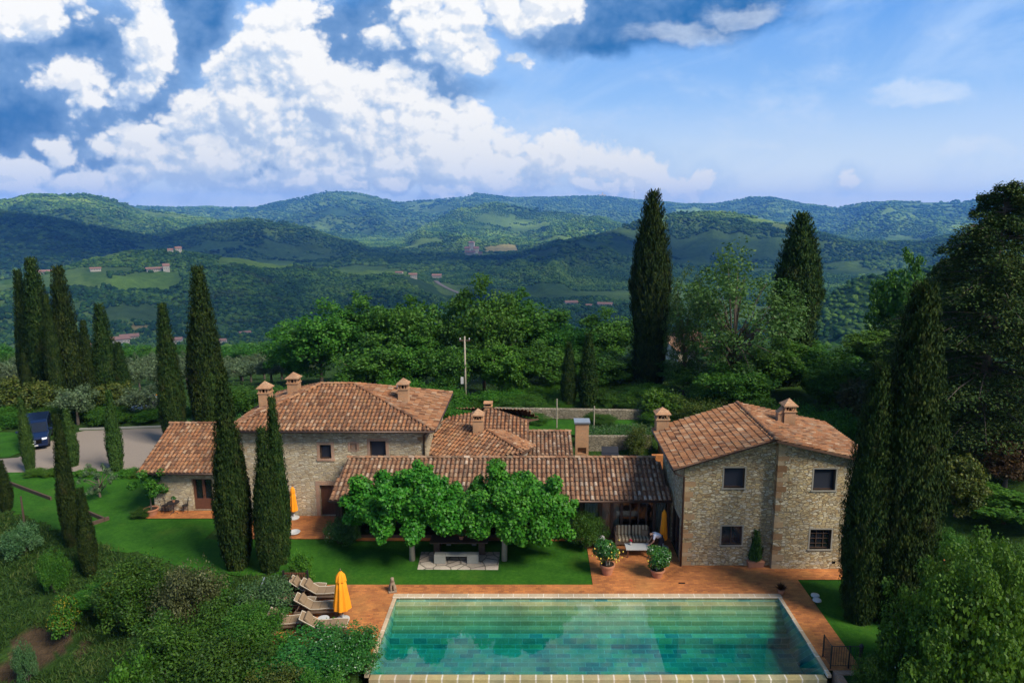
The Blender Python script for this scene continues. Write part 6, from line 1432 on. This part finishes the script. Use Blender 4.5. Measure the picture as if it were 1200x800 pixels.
b = MB(); b.lathe([(.30,0),(.38,.3),(.43,.34),(.43,.42),(.37,.42),(.36,.34)], seg=22); pt_ = b.build('pot', MT['pot'], at); b = MB(); b.lathe([(.0,.355),(.365,.36)], seg=18); b.build('soil', MT['soil'], pt_)
b = MB(); b.tube([(0,0,.3),(.03,.0,1.2),(.0,0,1.9)], [.05,.04,.02], 7); b.build('stem', MT['bark'], at)
cs = [(random.gauss(0,.4), random.gauss(0,.3), 1.95+random.gauss(0,.35)) for _ in range(14)]; V = clumps(cs, [random.uniform(.25,.4) for _ in cs], 2400, .14, .55); np_mesh('foliage', V, quads(len(V)//4), MT['l_bush'], at)
p_ = gz(297, 608, 0); b = MB(); b.lathe([(.16,0),(.30,.22),(.28,.42),(.12,.62),(.08,.95)], seg=14, wob=.06); o = b.build('garden_boulder', MT['stonebench'], loc=(p_.x, 39.3, Z0), smooth=True); tag(o, 'pale upright stone leaning at the farmhouse wall beside the left downpipe', 'stone')
p_ = gz(345, 626, 0); b = MB(); b.lathe([(.0,.01),(.28,.03),(.34,.12),(.30,.14),(.24,.06),(.02,.045)], seg=20); o = b.build('stone_bowl', MT['white'], loc=(p_.x, p_.y, Z0), smooth=True); tag(o, 'shallow pale bowl lying on the paving right of the cypress pair', 'bowl')
# timber edging on the left lawn
tm = thing('timber_edging', 'dark timber edging boards stepping across the left lawn', 'edging', (-29, 41, 0))
seg_ = [((4,565),(60,586)),((98,600),(124,611)),((128,609),(101,618))]
for a, c in seg_:
    a, c = gz(*a), gz(*c); d = (c - a); b = MB(); mid = (a + c) / 2; b.obox((mid.x + 29, mid.y - 41, .09), (d.length, .10, .30), rz=math.atan2(d.y, d.x)); b.build('board', MT['timber'], tm, bevel=.012)
p_ = gz(32, 640, -1.2); b = MB(); b.tube([(0,0,-.4),(.02,0,1.0),(0,.03,2.2)], [.07,.06,.045], 7); o = b.build('wooden_stake', MT['timber'], loc=(p_.x, p_.y, tz(p_.x, p_.y))); tag(o, 'weathered brown stake standing on the bank near the left margin', 'stake')
# utility pole with wire, lamp stub
p_ = gy(546, 476, 63.5); up = thing('utility_pole', 'grey wooden utility pole standing among the trees behind the houses', 'utility pole', (p_.x, 63.5, 0))
zt = gy(546, 394, 63.5).z; b = MB(); b.tube([(0,0,-.4),(0,0,zt)], [.10,.07], 10); b.build('pole', MT['bark_pale'], up, smooth=True)
b = MB(); b.box(-.5,.5,-.05,.05,zt-.45,zt-.33); b.build('crossarm', MT['timber'], up)
for x_ in (-.42,.42): b = MB(); b.lathe([(.03,zt-.33),(.06,zt-.26),(.05,zt-.18),(.02,zt-.14)], (x_,0,0), 8); b.build('insulator', MT['white'], up)
b = MB(); b.box(-.42,-.18,-.16,.16,2.4,3.0); b.build('junction_box', MT['white'], up)
for i, (px, lab) in enumerate([(652.5,'thin pale garden post left of the oven on the upper lawn'),(696,'thin pale garden post right of the oven on the upper lawn')]):
    p_ = gy(px, 505, 54); b = MB(); b.tube([(0,0,-.1),(0,0,2.4 - .6*i)], .05, 7); o = b.build('garden_post', MT['bark_pale'], loc=(p_.x, 54, 1.08)); tag(o, lab, 'post', 'thin posts on the upper lawn')
sh = thing('garden_shelter', 'small dark timber shelter with an orange pyramid tile cap beside the right massive cypress', 'shelter', (gy(1106,660,32).x, 32, tz(gy(1106,660,32).x, 32)))
b = MB(); b.box(-.42,.42,-.42,.42,-.2,1.05); b.build('post_body', MT['timber'], sh); zc = 1.05; sh.scale = (.6, .6, .75)
b = MB(); b.add([(-.55,-.55,zc),(.55,-.55,zc),(.55,.55,zc),(-.55,.55,zc),(0,0,zc+.62)], [(0,1,4),(1,2,4),(2,3,4),(3,0,4),(3,2,1,0)]); b.build('tile_cap', MT['patio'], sh)

# ------------------------------------------------------------------ van and the half hidden car
def vehicle(name, label, cat, loc, rz, paint, L, W, H_, van=True):
    t = thing(name, label, cat, loc, rz)
    hw = W/2
    if van: side = [(-L/2,.35),(-L/2,.62),(-L/2+.08,.98),(-L/2+.85,1.16),(-L/2+1.75,H_-.10),(-L/2+2.05,H_),(L/2-.15,H_),(L/2,H_-.2),(L/2,.35)]
    else: side = [(-L/2,.30),(-L/2,.62),(-L/2+.15,.74),(-L/2+1.1,.90),(-L/2+1.85,H_-.04),(-L/2+2.2,H_),(L/2-1.1,H_-.04),(L/2-.35,.98),(L/2,.85),(L/2,.30)]
    b = MB(); n = len(side); V = []
    for s in (-1, 1):
        for y_, z_ in side:
            k = 1 - .13 * max(0, (z_ - 1.0) / (H_ - 1.0)) ** 1.2 if z_ > 1.0 else 1; k *= .94 if y_ < -L/2 + .1 else 1; V.append((s*hw*k, y_, z_))
    b.add(V, [tuple(range(n)), tuple(range(2*n-1,n-1,-1))] + [(i, n+i, n+(i+1)%n, (i+1)%n) for i in range(n)]); b.build('body', paint, t, bevel=.07, bseg=3)
    i0, i1 = (3, 4) if van else (3, 4); (ya, za), (yb, zb) = side[i0], side[i1]
    lf = lambda k, o: (ya+(yb-ya)*k, za+(zb-za)*k+o)
    def quad_on(x0, x1, k0, k1, off, nm, mt, par=t):
        b = MB(); d = Vector((0, yb-ya, zb-za)).normalized(); nn = Vector((0, -d.z, d.y)); P_ = []
        for k, xx in ((k0, x0), (k1, x1)): 
            y_, z_ = lf(k, 0); P_ += [(-xx, y_+nn.y*off, z_+nn.z*off), (xx, y_+nn.y*off, z_+nn.z*off)]
        Q_ = [P_[0], P_[1], P_[3], P_[2]]; Q2 = [(p[0], p[1]-nn.y*.02, p[2]-nn.z*.02) for p in Q_]
        b.add(Q_ + Q2, [(0,1,2,3),(7,6,5,4)] + [(i,(i+1)%4,4+(i+1)%4,4+i) for i in range(4)]); return b.build(nm, mt, par)
    quad_on(hw*.90, hw*.84, .06, .93, .012, 'windscreen', MT['pane'])
    for s in (-1, 1):
        b = MB(); x_ = s*(hw*.955); xs_ = s*(hw*.90); y0, y1 = ((-L/2+1.55, L/2-.5) if van else (-L/2+1.75, L/2-1.0)); z0, z1 = (1.2, H_-.28) if van else (.95, H_-.12)
        b.add([(x_+s*.03,y0-.35,z0),(x_+s*.03,y1,z0),(xs_+s*.02,y1,z1),(xs_+s*.02,y0,z1)], [(0,1,2,3)]); b.add([(x_-s*.02,y0-.35,z0),(x_-s*.02,y1,z0),(xs_-s*.03,y1,z1),(xs_-s*.03,y0,z1)], [(0,1,2,3)]); b.build('side_window', MT['pane'], t)
        b = MB(); b.obox((s*hw*.72,-L/2+.07,.86 if van else .68), (.36,.14,.15), rz=s*.35); b.build('headlight', MT['lamp'], t, bevel=.03)
        b = MB(); b.obox((s*(hw+.12),-L/2+1.35,1.28 if van else .98), (.22,.10,.17)); b.build('mirror', paint, t, bevel=.03)
        for y_ in (-L/2+.85, L/2-.85):
            b = MB(); r_ = .33; V = []; prof_ = [(.20,-.11),(.31,-.11),(.33,-.07),(.33,.07),(.31,.11),(.20,.11)]
            for rr, xx in prof_: V += [(s*(hw-.12)+xx, y_+rr*math.cos(a), .33+rr*math.sin(a)) for a in [2*math.pi*k/20 for k in range(20)]]
            b.add(V, [(i*20+k, i*20+(k+1)%20, (i+1)*20+(k+1)%20, (i+1)*20+k) for i in range(5) for k in range(20)]); w_ = b.build('wheel', MT['rubber'], t, smooth=True)
            b = MB(); V = [(s*(hw-.12)+s*.09, y_+.2*math.cos(a), .33+.2*math.sin(a)) for a in [2*math.pi*k/20 for k in range(20)]] + [(s*(hw-.12)+s*.06, y_, .33)]
            b.add(V, [(k,(k+1)%20,20) for k in range(20)]); b.build('rim', MT['silver'], w_)
    b = MB(); b.box(-hw*.52,hw*.52,-L/2-.015,-L/2+.05,.52 if van else .45,.84 if van else .60); b.build('grille', MT['dark'], t, bevel=.02)
    b = MB(); b.box(-hw*.92,hw*.92,-L/2-.05,-L/2+.05,.30,.46); b.build('bumper', paint, t, bevel=.03)
    b = MB(); b.box(-.26,.26,-L/2-.065,-L/2-.052,.36,.46) if van else b.box(-.26,.26,-L/2-.065,-L/2-.052,.33,.43); b.build('number_plate', MT['white'], t)
    if van:
        b = MB(); ring = [(.135*math.cos(a), -L/2-.03, .69+.135*math.sin(a)) for a in [2*math.pi*k/24 for k in range(25)]]; b.tube(ring, .014, 6, cap=False)
        for a in (90,210,330): b.tube([(0,-L/2-.03,.69),(.125*math.cos(R(a)),-L/2-.03,.69+.125*math.sin(R(a)))], [.022,.006], 6)
        b.build('round_emblem', MT['silver'], t)
    for s in (-1,1): b = MB(); b.box(s*hw*.8-.08,s*hw*.8+.08,L/2-.02,L/2+.015,.8,1.1); b.build('tail_light', MT['orange'], t)
    return t
p_ = gz(43.5, 527, .03); vehicle('parked_van', 'dark blue passenger van parked on the gravel drive facing the camera', 'van', (p_.x - 1.3, p_.y + 1.9, .03), R(31), MT['navy'], 4.9, 1.92, 1.92)
p_ = gz(163, 484, .03); vehicle('parked_car', 'pale car glinting through the olive trees beyond the drive', 'car', (p_.x, p_.y + 1, tz(p_.x, p_.y + 1)), R(20), MT['grey_car'], 4.2, 1.75, 1.45, False)
b = MB()
kerb_ = [(-38.6,56.9),(-34,57.4),(-30,57.9),(-26,57.3)]
for a, c in zip(kerb_[:-1], kerb_[1:]): d = Vector((c[0]-a[0], c[1]-a[1], 0)); b.obox(((a[0]+c[0])/2,(a[1]+c[1])/2,.06), (d.length,.16,.16), rz=math.atan2(d.y,d.x))
kind(b.build('kerb', MT['stonebench']), 'structure')

# ------------------------------------------------------------------ far houses, castle, chapel and mast in the valley
MT['far_roof'] = island_mat('far tiled roof', [(0,(.30,.13,.08)),(.5,(.40,.20,.13)),(1,(.46,.28,.2))], .9)
MT['far_wall'] = island_mat('far plaster wall', [(0,(.42,.34,.24)),(.5,(.58,.50,.38)),(1,(.68,.62,.52))], .9)
def far_house(px, py, w, h, label, cat='house', group=None, dep=None, rz=None, dist_scale=1.0, tower=False):
    p = hit(px, py); r = math.hypot(p.x, p.y); k = r / F; W_ = w * k; H_ = h * k; D_ = (dep or w * .7) * k
    t = thing('tower' if tower else 'far_house', label, cat, (p.x, p.y, p.z), (random.uniform(-.35, .35) if rz is None else rz) - math.atan2(p.x, p.y), group)
    rise = H_ * .28 if not tower else H_ * .12; wh = H_ - rise
    b = MB(); b.box(-W_/2,W_/2,-D_/2,D_/2,-4,wh); b.add([(-W_/2,-D_/2,wh),(-W_/2,D_/2,wh),(-W_/2,0,wh+rise*.96)], [(0,1,2)]); b.add([(W_/2,-D_/2,wh),(W_/2,D_/2,wh),(W_/2,0,wh+rise*.96)], [(0,1,2)]); wl = b.build('wall', MT['far_wall'], t)
    b = MB(); e = .06 * W_; th_ = .12 * rise + .1
    for s in (-1, 1):
        q_ = [(-W_/2-e,s*(D_/2+e),wh-.1),(W_/2+e,s*(D_/2+e),wh-.1),(W_/2+e,0,wh+rise),(-W_/2-e,0,wh+rise)]
        b.add(q_ + [(v[0], v[1], v[2]-th_) for v in q_], [(0,1,2,3),(7,6,5,4)] + [(i,(i+1)%4,4+(i+1)%4,4+i) for i in range(4)])
    b.build('roof', MT['far_roof'], t)
    n = max(1, int(W_ / 4))
    for i in range(n):
        x_ = -W_/2 + W_ * (i + .5) / n; b = MB(); b.box(x_-.5,x_+.5,-D_/2-.03,-D_/2+.03,wh*.45,wh*.45+min(1.5,wh*.3)); b.build('window', MT['dark'], t)
    return t
VG = 'houses of the village on the valley floor'
for px, py, w, h, lab in [(140,403,17,8,'low salmon village house left of the stubby cone cypress'),(152,399,16,7,'larger salmon village house with wide roof left of the blunt topped cypress'),(206,403,13,7,'single village house between the two tall left cypresses'),
  (247,398,7,8,'narrow village house right of the tall left cypress'),(252,404,7,6,'small white village house right of the tall left cypress'),(261,403,8,6,'pale village house furthest right of the tall left cypress'),(287,392,11,4,'isolated pale farm building in the valley right of the tall left cypress'),
  (88,407,10,6,'village house peeping out left of the small thin cypress'),(102,409,8,6,'pinkish village house behind the small thin cypress'),
  (669,358,14,6,'pink roofed house on the valley road left of the very tall cypress'),(709,359,16,5,'long pale house on the valley road near the very tall cypress'),(690,360,7,4,'small house between the two larger valley road houses'),
  (336,390,8,6,'pale farm building beside the edge of the tree belt'),(345,405,9,5,'white shed at the edge of the tree belt')]: far_house(px, py, w, h, lab, 'house', VG)
for px, py, w, h, lab in [(181,319,14,5,'long low farmhouse above the bright vineyard on the left hill'),(195,318,6,8,'square pinkish tower house above the bright vineyard on the left hill')]: far_house(px, py, w, h, lab, 'house', rz=.1, dep=5)
for px, py, w, h, lab in [(200,297,5,5,'tiny house left on top of the left hill'),(209,296,6,6,'tiny house right on top of the left hill'),(52,321,12,4,'low farm building on the left hill behind the tallest cypress'),(112,318,9,4,'low farm building half lost in trees on the left hill')]: far_house(px, py, w, h, lab)
for px, py, w, h, lab in [(484,326,9,6,'left pinkish farmhouse beside the white valley road'),(512,327,10,6,'right pinkish farmhouse beside the white valley road'),(468,322,8,4,'small farmhouse left of the white valley road')]: far_house(px, py, w, h, lab)
CGp = 'buildings of the hill hamlet'
for px, py, w, h, lab in [(548,297,6,8,'left block of the pink hamlet on the centre hill'),(553,294,6,11,'tall central tower of the pink hamlet on the centre hill'),(558,297,6,8,'right block of the pink hamlet on the centre hill'),(551,300,10,6,'front house of the pink hamlet on the centre hill'),(563,300,4,5,'small end house of the pink hamlet on the centre hill')]: far_house(px, py, w, h, lab, 'house', CGp, tower='tower' in lab)
for px, py, w, h, lab in [(812,404,36,9,'pink roofed house half hidden under the open branched tree, further one'),(832,410,30,7,'pink roofed house half hidden under the open branched tree, nearer one')]:
    pass
nh = [('neighbour_house', 'tile roofed house half hidden behind the open branched tree', 832, 404, 96, 34, 13, 8), ('neighbour_house', 'longer tile roofed house further behind the open branched tree', 808, 386, 112, 52, 16, 9)]
for nm, lab, px, py, Y, wpx, D_, hh in nh:
    c_ = gy(px, py, Y); W_ = wpx * Y / F; t = thing(nm, lab, 'house', (c_.x, Y, c_.z - 6.5)); 
    b = MB(); b.box(-W_/2+.3,W_/2-.3,-D_/2+.3,D_/2-.3,-6,4.6); b.build('wall', MT['plaster'], t)
    b = MB(); rp = [(-W_/2,-D_/2,4.5),(W_/2,-D_/2,4.5),(W_/2-D_*.3,0,6.5),(-W_/2+D_*.3,0,6.5)]; tiles(b, rp, (rp[0], rp[1])); rp = [(W_/2,D_/2,4.5),(-W_/2,D_/2,4.5),(-W_/2+D_*.3,0,6.497),(W_/2-D_*.3,0,6.497)]; tiles(b, rp, (rp[0], rp[1]))
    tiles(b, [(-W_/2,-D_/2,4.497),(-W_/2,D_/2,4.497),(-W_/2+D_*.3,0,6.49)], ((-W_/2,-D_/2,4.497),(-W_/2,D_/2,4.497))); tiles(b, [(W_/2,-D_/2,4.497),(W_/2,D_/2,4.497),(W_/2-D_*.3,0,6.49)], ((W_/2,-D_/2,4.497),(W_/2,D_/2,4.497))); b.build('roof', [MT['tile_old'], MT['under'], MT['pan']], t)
# white valley road
rp_ = [hit(*p) for p in ((506,326),(515,333),(522,337),(530,341),(540,345))]; b = MB(); wv = []
for i, p in enumerate(rp_):
    d = (rp_[min(i+1,4)] - rp_[max(i-1,0)]); n_ = Vector((-d.y, d.x, 0)).normalized() * 5; wv += [(p.x-n_.x,p.y-n_.y,tz(p.x-n_.x,p.y-n_.y)+1.6),(p.x+n_.x,p.y+n_.y,tz(p.x+n_.x,p.y+n_.y)+1.6)]
b.add(wv, [(2*i,2*i+1,2*i+3,2*i+2) for i in range(4)]); kind(b.build('valley_road', MT['gravel']), 'structure')
def ridge_pt(px, y0=215):
    for py in range(y0, 262):
        r = ray(px, py); x = r[0]*_ts; y = r[1]*_ts; z = H + r[2]*_ts
        b_ = np.nonzero(th(x, y) > z)[0]
        if len(b_): i = b_[0]; return Vector((x[i], y[i], tz(x[i], y[i])))
p_ = ridge_pt(743)
if p_:
    k = math.hypot(p_.x, p_.y)/F; t = thing('radio_mast', 'thin radio mast on the skyline ridge left of the very tall cypress', 'mast', p_)
    b = MB(); b.tube([(0,0,-5),(0,0,15*k)], [.30*k*.5,.12*k*.5], 6); b.build('mast', MT['steel'], t); b = MB(); b.box(-.5*k,.5*k,-.4*k,.4*k,9*k,9.6*k); b.build('antenna', MT['steel'], t)
p_ = ridge_pt(706)
if p_:
    k = math.hypot(p_.x, p_.y)/F; t = thing('hilltop_sanctuary', 'tiny building with a short tower on the skyline crest', 'building', p_)
    b = MB(); b.box(-4*k,4*k,-2*k,2*k,-10,1.6*k); b.build('hall', MT['far_wall'], t); b = MB(); b.box(-.8*k,.8*k,-.8*k,.8*k,1.6*k,4*k); b.build('tower', MT['far_wall'], t)
